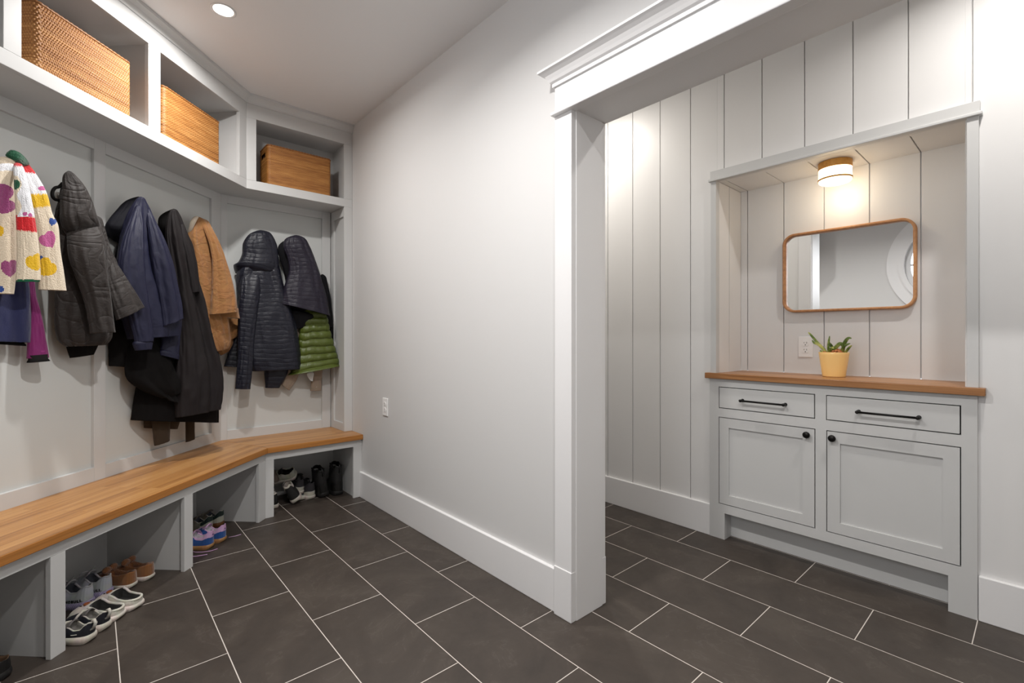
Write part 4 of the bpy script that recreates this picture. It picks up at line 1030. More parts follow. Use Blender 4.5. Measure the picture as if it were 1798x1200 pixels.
drape('sleeve', bk, [F_BLACKD], 'D', .085, [(352, 560, 366, 575), (358, 600, 378, 600), (364, 640, 385.5, 640), (370, 680, 385, 678)], -20, .5, 40, .005, 2.2, 39)

# ---- tan jacket
tn = coat('tan_jacket', 'tan canvas work jacket with cream collar lining beside the corner', 'jacket', 'D', 352, 384)
drape('body', tn, [F_TAN, F_CREAM], 'D', .075, [(342, 380, 352, 381), (334, 398, 364, 392), (330, 420, 376, 416), (336, 455, 384, 455), (341, 500, 392, 500), (350, 545, 398, 545), (358, 580, 402, 580), (368, 606, 404, 600), (376, 618, 400, 612)], -22, .42, 80, .011, 3, 41)
drape('collar', tn, [F_CREAM], 'D', .095, [(341, 379, 350, 380), (334.5, 388, 344, 390), (331, 402, 338, 404), (328, 415, 331, 417)], -22, .6, 40, .002, 2, 42, open_end=False, fine=.002, mini=.006)
drape('sleeve', tn, [F_TAN, F_CREAM], 'D', .125, [(350, 383, 364, 386), (358, 402, 374, 406), (368, 430, 386, 430), (373, 460, 396, 458), (373, 500, 407, 496), (371, 530, 413, 526), (369, 553, 414.5, 548)], -24, .5, 72, .008, 2.8, 43)
drape('cuff', tn, [F_TAN, F_CREAM], 'D', .130, [(369, 540, 416, 536), (369, 549, 417, 548), (370, 556, 419, 560)], -24, .54, 56, .002, 2.8, 44, fine=.001)
drape('sleeve', tn, [F_TAN, F_CREAM], 'D', .085, [(378, 550, 414, 548), (382, 575, 421, 570), (386, 590, 420, 580), (392, 602, 413, 592)], -22, .5, 48, .006, 2.4, 45)
drape('hem', tn, [F_TAN, F_CREAM], 'D', .060, [(370, 590, 408, 588), (376, 608, 408, 602), (388, 624, 402, 616)], -20, .4, 40, .005, 2.4, 46)

# ---- the corner
bg_ = coat('beige_sweatshirt', 'beige sweatshirt with only its two cuffs showing under the green jacket', 'sweatshirt', 'C', 530, 560)
drape('body', bg_, [F_BEIGE], 'C', .040, [(512, 440, 530, 440), (500, 540, 560, 540), (498, 600, 566, 600), (500, 648, 562, 644)], 0, .22, 40, .004, 2, 51, tmax=.04)
drape('sleeve', bg_, [F_BEIGE], 'C', .055, [(500, 630, 528, 630), (499, 655, 524, 660), (494, 676, 508, 686)], 0, .4, 40, .003, 2, 52)
drape('sleeve', bg_, [F_BEIGE, F_WHITE], 'C', .06, [(540, 630, 568, 630), (541, 652, 566, 650), (546, 670, 564, 668), (545, 687, 563.5, 686)], 0, .42, 40, .003, 2, 53)
drape('hem_label', bg_, [F_WHITE], 'C', .095, [(538, 654, 552, 652), (540, 662, 550, 664), (545, 669, 549, 670)], 0, .15, 24, .001, 2, 54, open_end=False, mini=.003)
gp = coat('green_puffer_jacket', 'bright olive green puffer jacket hanging below the purple quilted one', 'jacket', 'C', 545, 520)
drape('body', gp, [F_GREEN], 'C', .095, [(540, 520, 566, 520), (530, 560, 574, 558), (525, 590, 580, 586), (521, 620, 588, 614), (514, 645, 594, 632), (506, 659, 596, 642)], -4, .42, 96, .006, 2.6, 55, puff=(.054, .017), fine=.002, step=.004)
pq = coat('plum_quilted_jacket', 'plum navy quilted hooded jacket on the right hook of the corner', 'jacket', 'C', 519, 416)
drape('body', pq, [F_NQD, F_NQD], 'C', .065, [(503, 420, 534, 418), (488, 437, 546, 438), (500, 480, 560, 478), (506, 520, 574, 518), (516, 560, 582, 560), (520, 574, 584, 575)], 0, .34, 72, .008, 2.8, 56)
drape('front_panel', pq, [F_NQD], 'C', .055, [(562, 480, 572, 484), (570, 520, 580, 522), (576, 560, 584, 562), (580, 590, 585.5, 590), (582, 600, 585.5, 607)], 0, .6, 32, .003, 2, 57)
drape('shell', pq, [F_PQ, F_NQD], 'C', .130, [(511, 413.5, 527, 412.5), (500, 421, 537, 421), (498, 436, 544, 436), (505, 455, 552, 455), (507, 476, 560, 476), (500, 500, 567, 500), (495, 518, 573, 522), (490.5, 534, 579, 556)], -4, .44, 96, .010, 3, 59)
drape('sleeve_lining', pq, [F_NQD], 'C', .10, [(506, 540, 556, 552), (512, 562, 546, 568), (521, 578, 540, 574)], -4, .4, 40, .004, 2, 60)
nq = coat('navy_quilted_jacket', 'shiny navy quilted hooded jacket on the left hook of the corner', 'jacket', 'C', 457, 408)
drape('body', nq, [F_NQ, F_NQD], 'C', .085, [(428, 452, 488, 452), (415, 484, 493, 480), (417, 521, 503, 520), (420, 561, 516, 562), (426, 605, 524, 602), (432, 636, 527, 636), (438, 652, 527, 648)], -4, .44, 96, .012, 3.2, 61)
drape('hem_flap', nq, [F_NQ, F_NQD], 'C', .055, [(416, 560, 450, 560), (408, 600, 450, 600), (397, 630, 448, 632), (392.5, 644, 447, 646)], -4, .35, 48, .006, 2.4, 62)
drape('hood', nq, [F_NQ, F_NQD], 'C', .105, [(448, 404.5, 465, 404), (436, 413, 476, 411), (427.5, 428, 485, 428), (426, 446, 488, 448), (419, 460, 489, 466), (411, 466, 489, 478), (414, 480, 488, 486)], -4, .46, 80, .009, 2.8, 63, open_end=False)
drape('sleeve', nq, [F_NQ, F_NQD], 'C', .150, [(430, 464, 462, 466), (423, 490, 460, 494), (421, 520, 456, 524), (418, 561, 450, 566), (417.5, 600, 446, 602), (416.5, 635, 444, 638), (412.6, 683, 439, 683.6)], -4, .5, 64, .007, 2.6, 64)
drape('sleeve', nq, [F_NQ, F_NQD], 'C', .075, [(462, 620, 510, 620), (464, 650, 506, 652), (466, 681.6, 490.5, 681.6)], -4, .42, 48, .005, 2.4, 65)
# ------------------------------------------------------------------ shoes
def leather(name, col, rough=.5, bs=.25, sc=160., sheen=0):
    t = NT(name); t.set(Roughness=rough); t.b.inputs['Sheen Weight'].default_value = sheen
    v = t.coords(); nz = t.n('ShaderNodeTexNoise', i_Scale=sc, i_Detail=3.0); t.l(v, nz.inputs['Vector'])
    n2 = t.n('ShaderNodeTexNoise', i_Scale=24.0, i_Detail=3.0); t.l(v, n2.inputs['Vector'])
    mx = t.n('ShaderNodeMix', data_type='RGBA', blend_type='MULTIPLY'); mx.inputs[0].default_value = .3; mx.inputs[6].default_value = col; t.l(n2.outputs['Color'], mx.inputs[7]); t.l(mx.outputs[2], t.b.inputs['Base Color'])
    t.bump(nz.outputs['Fac'], bs, .0015); return t.m
def ribbed(name, col, pitch=.0075):
    t = NT(name); t.set(Roughness=.6)
    tc = t.n('ShaderNodeTexCoord'); sp = t.n('ShaderNodeSeparateXYZ'); t.l(tc.outputs['Object'], sp.inputs[0])
    w_ = t.math('SINE', t.math('MULTIPLY', t.math('ADD', sp.outputs['X'], t.math('MULTIPLY', sp.outputs['Z'], .5)), 2 * PI / pitch))
    mx = t.n('ShaderNodeMix', data_type='RGBA'); t.l(t.math('MULTIPLY', t.math('ADD', w_, 1.), .3), mx.inputs[0]); mx.inputs[6].default_value = col; mx.inputs[7].default_value = tuple(c * .5 for c in col[:3]) + (1,)
    t.l(mx.outputs[2], t.b.inputs['Base Color']); t.bump(w_, .5, .002); return t.m
L_NAVY = leather('sneaker_navy', rgb(27, 28, 38), .7, .3, 240.); L_CREAM = leather('sneaker_cream', rgb(212, 203, 192), .55); L_GREYLIN = leather('grey_lining', rgb(120, 116, 112), .9, .3, 300.)
L_CLOG = leather('clog_white', rgb(222, 214, 205), .5, .1); L_FUR = fabric('black_fur', rgb(24, 22, 21), .95, .3, .5, 80.); L_CHARM = leather('clog_charm', rgb(150, 86, 50), .4)
L_GREY = leather('knit_grey', rgb(200, 200, 208), .85, .4, 320.); L_GREYD = leather('grey_inside', rgb(72, 74, 84), .9); L_LAV = ribbed('lavender_sole', rgb(186, 176, 214)); L_LACE = leather('grey_lace', rgb(190, 190, 194), .8)
L_SUEDE = leather('brown_suede', rgb(134, 82, 38), .9, .4, 260., .4); L_FUZZ = sherpa('brown_fuzz', rgb(122, 74, 36)); L_WHITES = leather('white_sole', rgb(206, 198, 188), .55)
L_BLUE = leather('blue_suede', rgb(26, 78, 152), .85, .35, 260., .3); L_PINK = leather('pink_leather', rgb(222, 178, 218), .45); L_GUM = leather('gum_sole', rgb(172, 128, 82), .5); L_GUMD = leather('gum_sole_dark', rgb(126, 82, 44), .5); L_LINW = leather('white_lining', rgb(206, 200, 206), .8); L_VIOL = leather('violet_print', rgb(74, 50, 120), .5)
L_OLIV = leather('grey_green_suede', rgb(132, 126, 112), .85, .3, 240., .2); L_PINE = leather('dark_green_tab', rgb(24, 46, 42), .55); L_OFFW = leather('offwhite_leather', rgb(200, 196, 184), .5)
L_BLK = leather('black_leather', rgb(22, 21, 21), .42); L_BLKN = leather('black_nubuck', rgb(30, 28, 28), .75, .4); L_RUB = leather('black_rubber', rgb(26, 25, 25), .6); L_BRIN = leather('brown_insole', rgb(92, 66, 46), .7)
L_ORNG = leather('orange_trim', rgb(168, 84, 40), .6); L_DKGREY = leather('dark_mesh', rgb(52, 49, 52), .85, .5, 300.); L_TAUPE = leather('taupe_knit', rgb(112, 100, 90), .9, .5, 260.)

def ip(tab, t):
    xs = [a for a, b in tab]; ys = [b for a, b in tab]
    if t <= xs[0]: return ys[0]
    if t >= xs[-1]: return ys[-1]
    for i in range(len(xs) - 1):
        if xs[i] <= t <= xs[i + 1]:
            f = (t - xs[i]) / (xs[i + 1] - xs[i]); f = f * f * (3 - 2 * f) * .6 + f * .4
            return ys[i] + (ys[i + 1] - ys[i]) * f
PLAN = [(0, 0), (.008, .15), (.03, .26), (.07, .335), (.14, .385), (.25, .405), (.4, .405), (.52, .43), (.64, .48), (.74, .5), (.83, .475), (.90, .405), (.95, .31), (.985, .17), (1, 0)]
def half(t):
    # rounded ends need a square-root start
    return ip(PLAN, t)
def stations(n):
    return [.5 - .5 * math.cos(PI * (i / n) ** 1.0) for i in range(n + 1)]
def shoe(label, loc, rz, L, W, sole_h, top, vamp, t_open, mats, cat='shoe', group=None, rot=None, th=.006, lean=.84, zones=None, flare=1.04, sole_bulge=.003, heel_bevel=.006, name='shoe', sole_split=None, lin_floor=.010):
    """local frame: x from heel to toe, y across, z up. mats: dict sole, upper, lining (+ names made by zones)"""
    root = empty(name, loc, rz, label, cat, group, rot=rot)
    T = stations(84); NO, NI = 18, 5
    # ---- sole
    m = MB(); prof = [(-.006, .0), (-.001, .002), (sole_bulge, .35), (sole_bulge, .7), (0., .97), (-.003, 1.0)]
    rings = []
    outl = []
    for sgn, seq in ((1, T), (-1, T[::-1][1:-1])):
        for t in seq: outl.append((t * L, sgn * half(t) * W * flare, t))
    n = len(outl)
    for o, f in prof:
        ring = []
        for i, (x, y, t) in enumerate(outl):
            x0, y0, _ = outl[i - 1]; x1, y1, _ = outl[(i + 1) % n]; d = Vector((x1 - x0, y1 - y0)); d = d.normalized() if d.length > 1e-7 else Vector((1, 0)); nx, ny = -d.y, d.x
            z = ip(sole_h, t) * f + (heel_bevel * max(0, 1 - t / .10) ** 2 + .012 * max(0, (t - .8) / .2) ** 2) * (1 - f)
            ring.append(m.bm.verts.new((x + nx * o, y + ny * o, z)))
        rings.append(ring)
    for A, B in zip(rings, rings[1:]):
        for i in range(n): m.bm.faces.new((A[i], A[(i + 1) % n], B[(i + 1) % n], B[i]))
    m.bm.faces.new(rings[0]); m.bm.faces.new(rings[-1])
    sole = smooth_by_angle(m.build('sole', mats['sole'], root), .9)
    # ---- upper and lining
    grid = []
    def outer_pt(t, f, sg):    # f 0..1 up the side
        w = half(t) * W; b = ip(sole_h, t) - .001; tt = t
        if t < t_open: h = ip(top, t); bulge = .05 * math.sin(PI * f); y = w * (1 + bulge - (1 - lean) * f ** 1.6); return (t * L + (.006 * math.sin(PI * f) - .012 * f) * 0 , sg * y, b + (h - b) * f)
        h = ip(vamp, t); a = f * PI / 2 * .80; return (t * L, sg * w * math.cos(a) ** .75, b + (h - b) * math.sin(a) ** .85)
    for t in T:
        row = []
        for sg in (1, -1):
            side = [outer_pt(t, f / (NO - 1), sg) for f in range(NO)]
            inn = []
            x, y, z = side[-1]; b = ip(sole_h, t) + lin_floor; iw = max(0., abs(y) - th)
            if t < t_open:
                k = min(1, iw / .012); fl = z + (b - z) * k
                inn.append((x, sg * (abs(y) - th * .5) if iw > 0 else 0, z + .0015)); 
                for j in range(1, NI): f = j / (NI - 1); inn.append((x, sg * max(0, iw * (1 - .15 * f) if f < .75 else iw * (1 - .15 * f) * (1 - (f - .75) * 2.4)), z + (fl - z) * min(1, f / .75)))
            else:
                h = ip(vamp, t); w = half(t) * W; b2 = ip(sole_h, t) - .001
                for j in range(NI): a = PI / 2 * (.80 + .20 * (j + 1) / (NI + .6)); inn.append((t * L, sg * w * max(0, math.cos(a)) ** .75, b2 + (h - b2) * math.sin(a) ** .85))
            row.append(side + inn)
        grid.append(row[0] + row[1][::-1])
    nn = len(grid[0]); V = None
    def part(name_, sel, mat, push=0, sm=True):
        m = MB(); cache = {}
        def vv(i, j):
            if (i, j) not in cache:
                p = Vector(grid[i][j])
                if push:
                    c = Vector((min(max(p.x, L * .2), L * .8), 0, ip(sole_h, T[i]) + .02)); d = (p - c); d = Vector((d.x * .8, d.y, d.z * .5)); p = p + d.normalized() * push
                cache[(i, j)] = m.bm.verts.new(p)
            return cache[(i, j)]
        cnt = 0
        for i in range(len(T) - 1):
            for j in range(nn - 1):
                if sel(i, j):
                    q = [vv(i, j), vv(i + 1, j), vv(i + 1, j + 1), vv(i, j + 1)]
                    try: m.bm.faces.new(q); cnt += 1
                    except ValueError: pass
        if not cnt: m.bm.free(); return None
        bmesh.ops.remove_doubles(m.bm, verts=m.bm.verts, dist=1e-5)
        if push:                      # fair the cut edge of an overlay
            be = {}
            for e in m.bm.edges:
                if len(e.link_faces) == 1:
                    a_, b_ = e.verts; be.setdefault(a_, []).append(b_); be.setdefault(b_, []).append(a_)
            for _ in range(6):
                new = {v: v.co * .5 + (nb[0].co + nb[1].co) * .25 for v, nb in be.items() if len(nb) == 2}
                for v, c_ in new.items(): v.co = c_
        return m.build(name_, mat, root, smooth=True)
    is_in = lambda i, j: T[i + 1] <= t_open + .03 and T[i] < t_open and (NO - 1 < j < nn - NO)
    zsel = zones or []
    up = lambda i, j: not is_in(i, j)
    part('upper', up, mats['upper']); part('lining', is_in, mats['lining'])
    for zn, fn, mk, ps in zsel:
        def sel(i, j, fn=fn):
            if is_in(i, j): return False
            f = (j + .5) / (NO - 1) if j < NO else (nn - 1 - j - .5) / (NO - 1) if j >= nn - NO else 1.1
            return fn((T[i] + T[i + 1]) / 2, min(f, 1.2), 1 if j < nn / 2 else -1)
        part(zn, sel, mats[mk], ps)
    root['_x'] = 1; del root['_x']
    root_info[root.name] = (T, outer_pt, L, W)
    # collar binding
    if 'binding' in mats:
        pts = []
        for t in [q for q in T if q < t_open][::-1]: x, y, z = outer_pt(t, 1, 1); pts.append((x, abs(y) - th * .4, z))
        for t in [q for q in T if 0 < q < t_open]: x, y, z = outer_pt(t, 1, -1); pts.append((x, -(abs(y) - th * .4), z))
        MB().tube(pts, .0028 if mats.get('bind_r') is None else mats['bind_r'], 8).build('collar_binding', mats['binding'], root, smooth=True)
    return root
root_info = {}
def laces(root, mat, t0, t1, n, vamp, r=.0022, bow=True):
    T, op, L, W = root_info[root.name]
    m = MB()
    for i in range(n):
        t = t0 + (t1 - t0) * i / (n - 1); h = ip(vamp, t); w = half(t) * W * .52
        pts = [(t * L + (.006 if k % 2 else -.0) * 0 + .004 * math.sin(k), y * w, h - .010 * abs(y) ** 2.2 * 1.6 + .0015) for k, y in enumerate((-1, -.6, 0, .6, 1))]
        m.tube(pts, r, 6)
    if bow:
        x = t0 * L + .004; z = ip(vamp, t0) + .004
        for sg in (1, -1):
            m.tube([(x, 0, z), (x - .012, sg * .012, z + .016), (x - .006, sg * .028, z + .018), (x + .008, sg * .030, z + .006), (x + .006, sg * .012, z + .003), (x, 0, z)], r, 6)
            m.tube([(x, 0, z), (x + .01, sg * .018, z + .004), (x + .016, sg * .034, z - .012)], r, 6)
    m.build('laces', mat, root, smooth=True)
def tongue(root, mat, t_open, h, w, rise=.022, back=.02):
    T, op, L, W = root_info[root.name]; m = MB(); rows = []
    for i in range(7):
        f = i / 6; x = t_open * L + .02 - (back + .02) * f; z = h - .006 + rise * f
        ring = [(x, w * c, z - .012 * abs(c) ** 2) for c in (-1, -.66, -.33, 0, .33, .66, 1)]
        rows.append(ring)
    A = [[m.bm.verts.new(p) for p in r] for r in rows]; B = [[m.bm.verts.new((p[0] + .005, p[1], p[2] + .002)) for p in r] for r in rows]
    for G in (A, B):
        for i in range(6):
            for j in range(6): m.bm.faces.new((G[i][j], G[i][j + 1], G[i + 1][j + 1], G[i + 1][j]))
    edge = [(0, j) for j in range(7)] + [(i, 6) for i in range(1, 7)] + [(6, j) for j in range(5, -1, -1)] + [(i, 0) for i in range(5, 0, -1)]
    for k in range(len(edge)):
        a, b = edge[k], edge[(k + 1) % len(edge)]; m.bm.faces.new((A[a[0]][a[1]], A[b[0]][b[1]], B[b[0]][b[1]], B[a[0]][a[1]]))
    m.build('tongue', mat, root, smooth=True)
def sidestripe(root, name, mat, t0, t1, f0, f1, r, sides=(1, -1), steps=8):
    T, op, L, W = root_info[root.name]
    for sg in sides:
        pts = []
        for i in range(steps + 1):
            k = i / steps; x, y, z = op(t0 + (t1 - t0) * k, f0 + (f1 - f0) * k, sg); pts.append((x, y + sg * .0008, z))
        MB().tube(pts, r, 6).build(name, mat, root, smooth=True)
RZD = RZ + PI / 2      # toes to the diagonal wall
SOLE_S = [(0, .030), (.3, .027), (.6, .022), (1, .018)]
def dshoe(s, q): x, y = d2w(s, q); return (x, y, 0.0)

# navy toddler sneakers
topN = [(0, .070), (.03, .073), (.08, .066), (.17, .050), (.3, .047), (.42, .058), (.55, .066)]; vampN = [(.40, .066), (.55, .062), (.75, .050), (.9, .040), (1, .024)]
def navy(s, q, label, dz=0):
    r = shoe(label, dshoe(s, q), RZD + dz, .180, .070, [(0, .030), (.4, .026), (1, .022)], topN, vampN, .46, dict(sole=L_CREAM, upper=L_NAVY, lining=L_GREYLIN, tab=L_CREAM, binding=L_CREAM, bind_r=.0026), group='pair of navy sneakers', flare=1.10, sole_bulge=.004, name='sneaker',
             zones=[('toe_cap', lambda t, f, sd: t > .86 and f < .7, 'tab', .0012)], lean=.80)
    tongue(r, L_GREYLIN, .46, .062, .020, .020, .014)
    sidestripe(r, 'side_stitch', L_CREAM, .20, .32, .50, .47, .0014)
    T, op, L, W = root_info[r.name]
    MB().tube([(.002, 0, .048), (-.007, 0, .056), (-.011, 0, .068), (-.006, 0, .078), (.004, 0, .074)], [.004, .0055, .006, .006, .004], 8).build('heel_loop', L_CREAM, r, smooth=True)
    MB().tube([(.002, -.010, .045), (-.002, 0, .046), (.002, .010, .045)], .004, 6).build('heel_patch', L_GREYLIN, r, smooth=True)
    MB().tube([(.60 * .18, -.030, .045), (.58 * .18, -.02, .058), (.58 * .18, 0, .066), (.58 * .18, .02, .058), (.60 * .18, .030, .045)], [.005] * 5, 8).build('strap', L_CREAM, r, smooth=True)
    return r
navy(1.702, 1.694, 'small navy sneaker with cream sole, right against the bench post', .03)
navy(1.773, 1.703, 'small navy sneaker with cream sole, next to the white clogs', -.01)
# white fur lined clogs
topC = [(0, .042), (.05, .043), (.2, .042), (.35, .046), (.5, .060), (.6, .070)]; vampC = [(.45, .064), (.58, .068), (.75, .058), (.9, .044), (1, .026)]
def clog(s, q, label, dz=0, charm=True):
    r = shoe(label, dshoe(s, q), RZD + dz, .198, .092, [(0, .024), (.5, .022), (1, .022)], topC, vampC, .55, dict(sole=L_CLOG, upper=L_CLOG, lining=L_FUR, binding=L_CLOG, bind_r=.0050), cat='clog', group='pair of white clogs', flare=1.10, sole_bulge=.004, name='clog', lean=.93, th=.010, lin_floor=.006)
    if charm: MB().lathe([(.011, 0), (.011, .004), (.008, .006), (.005, .004)], n=24, origin=(.132, .008, .062)).build('charm', L_CHARM, r, smooth=True)
    m = MB()
    for (x, y, z) in ((.150, .012, .0565), (.150, -.012, .0565), (.165, 0, .050), (.135, -.016, .062)): m.lathe([(.0035, 0), (.0035, .0012)], n=12, origin=(x, y, z))
    m.build('vent_holes', DARK, r)
    return r
clog(1.846, 1.712, 'white fur lined clog beside the small navy sneakers', .09)
clog(1.920, 1.702, 'white fur lined clog farther along, alone at the end of the front row', -.05)
# grey and lavender trainers
topG = [(0, .086), (.03, .090), (.08, .083), (.18, .066), (.3, .064), (.42, .080), (.5, .092)]; vampG = [(.42, .092), (.55, .084), (.7, .066), (.88, .046), (1, .026)]
def lettering(root, text, t0, f, size, side, zoff=0):
    T, op, L, W = root_info[root.name]
    cu = bpy.data.curves.new('lettering', 'FONT'); cu.body = text; cu.size = size; cu.extrude = .0004; cu.space_character = 1.25; cu.resolution_u = 2; cu.offset = .0006
    tmp = bpy.data.objects.new('tmp', cu); COL.objects.link(tmp); dg = bpy.context.evaluated_depsgraph_get(); me = bpy.data.meshes.new_from_object(tmp.evaluated_get(dg)); bpy.data.objects.remove(tmp)
    ws = max(v.co.x for v in me.vertices)
    # wrap the flat letters round the side of the shoe; they read towards the heel on the +y side (toe is +x)
    for v in me.vertices:
        k = v.co.x / ws; x_ = (t0 * L - (v.co.x) * 1.0) if side > 0 else (t0 * L + v.co.x)
        t = max(.004, x_ / L); px_, py_, pz_ = op(t, f, side); v.co = Vector((x_ if t > .004 else px_, py_ + side * (.0012 + v.co.z), pz_ + zoff + v.co.y))
    return link('lettering', me, BLACKM, root)
def grey(s, q, label, dz=0):
    r = shoe(label, dshoe(s, q), RZD + dz, .215, .086, [(0, .030), (.4, .026), (1, .020)], topG, vampG, .44, dict(sole=L_LAV, upper=L_GREY, lining=L_GREYD, binding=L_LACE, bind_r=.0036), group='pair of grey trainers', flare=1.08, sole_bulge=.004, name='sneaker', lean=.74)
    tongue(r, L_LACE, .44, .088, .024, .026, .016); laces(r, L_LACE, .46, .70, 5, vampG)
    lettering(r, 'NOBULL', .36, .05, .0150, 1, .002)
    return r
grey(1.920, 1.922, 'pale grey trainer with lavender sole, behind the navy sneakers', .02)
grey(2.004, 1.918, 'pale grey trainer with lavender sole, between its twin and the brown slippers', -.02)
# brown suede slippers
topS = [(0, .070), (.04, .073), (.15, .066), (.3, .060), (.42, .064), (.55, .070)]; vampS = [(.45, .070), (.55, .070), (.75, .056), (.9, .044), (1, .026)]
def slipper(s, q, label, dz=0):
    r = shoe(label, dshoe(s, q), RZD + dz, .225, .080, [(0, .022), (1, .018)], topS, vampS, .50, dict(sole=L_WHITES, upper=L_SUEDE, lining=L_FUZZ), cat='slipper', group='pair of brown slippers', flare=1.05, name='slipper', lean=.80, th=.010)
    random.seed(3); m = MB()
    for sg in (1, -1):
        bmesh.ops.create_icosphere(m.bm, subdivisions=3, radius=1, matrix=Matrix.Translation((.118, sg * .017, .082)) @ Matrix.Diagonal((.013, .021, .016, 1)))
    bmesh.ops.create_icosphere(m.bm, subdivisions=2, radius=.010, matrix=Matrix.Translation((.118, 0, .082)))
    for v in m.bm.verts: v.co += v.co.normalized() * 0 + Vector((noise.noise(v.co * 240), noise.noise(v.co * 240 + Vector((3, 1, 2))), noise.noise(v.co * 240 + Vector((7, 5, 1))))) * .002
    m.build('fluffy_bow', L_FUZZ, r, smooth=True)
    MB().tube([(.004, -.012, .045), (.0, 0, .047), (.004, .012, .045)], .0015, 6).build('heel_seam', L_SUEDE, r, smooth=True)
    return r
slipper(2.080, 1.866, 'brown suede slipper with white sole, closer to the grey trainers', .02)
slipper(2.156, 1.846, 'brown suede slipper with white sole, closer to the bench divider', 0)
# blue and pink trainers
topB = [(0, .092), (.03, .094), (.07, .084), (.16, .064), (.3, .058), (.42, .070), (.52, .082)]; vampB = [(.42, .082), (.55, .074), (.7, .058), (.88, .042), (1, .026)]
def blue(s, q, label, dz=0, lace=True):
    r = shoe(label, dshoe(s, q), RZD + dz, .240, .086, [(0, .026), (.4, .023), (1, .018)], topB, vampB, .44, dict(sole=L_GUM, upper=L_BLUE, lining=L_LINW, tab=L_PINK, binding=L_PINK, bind_r=.0030), group='pair of blue trainers', flare=1.05, name='sneaker', lean=.74,
             zones=[('heel_tab', lambda t, f, sd: f > (.52 + 1.1 * min(.5, t * 1.0)) and t < .36, 'tab', .0014), ('side_stripe', lambda t, f, sd: abs(t - (.40 + .20 * f)) < .035 and f < .9, 'tab', .0012), ('toe_overlay', lambda t, f, sd: t > .86 and f < .8, 'tab', .0012)])
    tongue(r, L_PINK, .44, .078, .023, .024, .018); laces(r, L_PINK, .47, .68, 5, vampB, bow=False)
    MB().lathe([(.0038, 0), (.0038, .0016)], n=10, axis='x', origin=(-.0035, 0, .074)).build('heel_print', L_VIOL, r)
    return r
b1 = blue(2.492, 1.788, 'blue suede trainer with pink heel tab and untied lace on the floor', .03)
MB().tube([(.080, .050, .003), (.050, .062, .003), (.015, .060, .003), (-.020, .046, .003), (-.040, .018, .003)], .002, 6).build('loose_lace', L_PINK, b1, smooth=True)
MB().tube([(.095, .110, .003), (.055, .115, .003), (.015, .108, .003), (-.030, .086, .003)], .0022, 6).build('loose_lace', L_PINK, b1, smooth=True)
b2 = blue(2.575, 1.776, 'blue suede trainer with pink heel tab, beside the grey green pair', -.02)
MB().tube([(.01, -.046, .003), (-.02, -.066, .003), (-.035, -.090, .003)], .0018, 6).build('loose_lace', L_PINK, b2, smooth=True)
# grey green suede trainers
def green(s, q, label, dz=0):
    r = shoe(label, dshoe(s, q), RZD + dz, .205, .084, [(0, .028), (.4, .023), (1, .018)], topB, vampB, .44, dict(sole=L_GUMD, upper=L_OLIV, lining=L_GREYD, tab=L_PINE, white=L_OFFW, binding=L_OFFW, bind_r=.0024), group='pair of grey green trainers', flare=1.05, name='sneaker', lean=.76,
             zones=[('heel_counter', lambda t, f, sd: f < .55 and t < .24, 'white', .0010), ('heel_tab', lambda t, f, sd: f > .52 and t < .22, 'tab', .0014)])
    tongue(r, L_OLIV, .44, .078, .023, .024, .018); laces(r, L_OFFW, .47, .68, 5, vampB, bow=False)
    return r
green(2.700, 1.945, 'grey green trainer with dark green heel tab, just behind the blue trainers', .02)
green(2.788, 1.938, 'grey green trainer with dark green heel tab, nearer the cubby side panel', -.02)
# black shoe at the very edge of the frame
topK = [(0, .066), (.04, .070), (.15, .060), (.3, .054), (.42, .060), (.55, .070)]
shoe('black slip on shoe with brown insole at the bottom left corner', dshoe(1.488, 1.792), RZD + .05, .27, .100, [(0, .030), (.3, .026), (1, .016)], topK, [(.4, .070), (.55, .070), (.75, .056), (.9, .042), (1, .026)], .46, dict(sole=L_RUB, upper=L_BLK, lining=L_BRIN), name='loafer', cat='shoe', lean=.82)

# ---- the heap in the corner cubby
topT = [(0, .150), (.04, .155), (.14, .150), (.25, .150), (.36, .158), (.44, .160)]; vampT = [(.36, .160), (.46, .125), (.58, .092), (.72, .070), (.88, .052), (1, .030)]
def boot(x, y, label, dz, tall=1.0, rot=None, z=0):
    tp = [(a, b * tall) for a, b in topT]; vp = [(a, b * (1 + (tall - 1) * max(0, 1 - (a - .36) / .3))) for a, b in vampT]
    r = shoe(label, (x, y, z), PI / 2 + dz, .262, .096, [(0, .034), (.4, .028), (1, .022)], tp, vp, .40, dict(sole=L_RUB, upper=L_BLKN, lining=L_BLK, tab=L_BLK, binding=L_BLK, bind_r=.006), cat='boot', group='pair of black boots', name='boot', flare=1.06, lean=.80,
             zones=[('heel_counter', lambda t, f, sd: f < .34 and t < .22, 'tab', .0016), ('toe_cap', lambda t, f, sd: t > .84 and f < .8, 'tab', .0014)], rot=rot)
    tongue(r, L_BLKN, .40, .150 * tall, .026, .03, .012); laces(r, L_RUB, .42, .62, 5, vp, .0026, bow=False)
    MB().tube([(.0, 0, .12 * tall), (-.010, 0, .138 * tall), (-.008, 0, .160 * tall), (.004, 0, .165 * tall)], .004, 6).build('pull_loop', L_BLK, r, smooth=True)
    return r
boot(1.352, 3.418, 'tall black lace up boot against the right side of the corner cubby', -.02, 1.38)
boot(1.262, 3.432, 'tall black lace up boot, second from the right in the corner cubby', 0, 1.28, rot=(-.16, 0, PI / 2 + .05), z=.008)
topA = topG; vampA = vampG
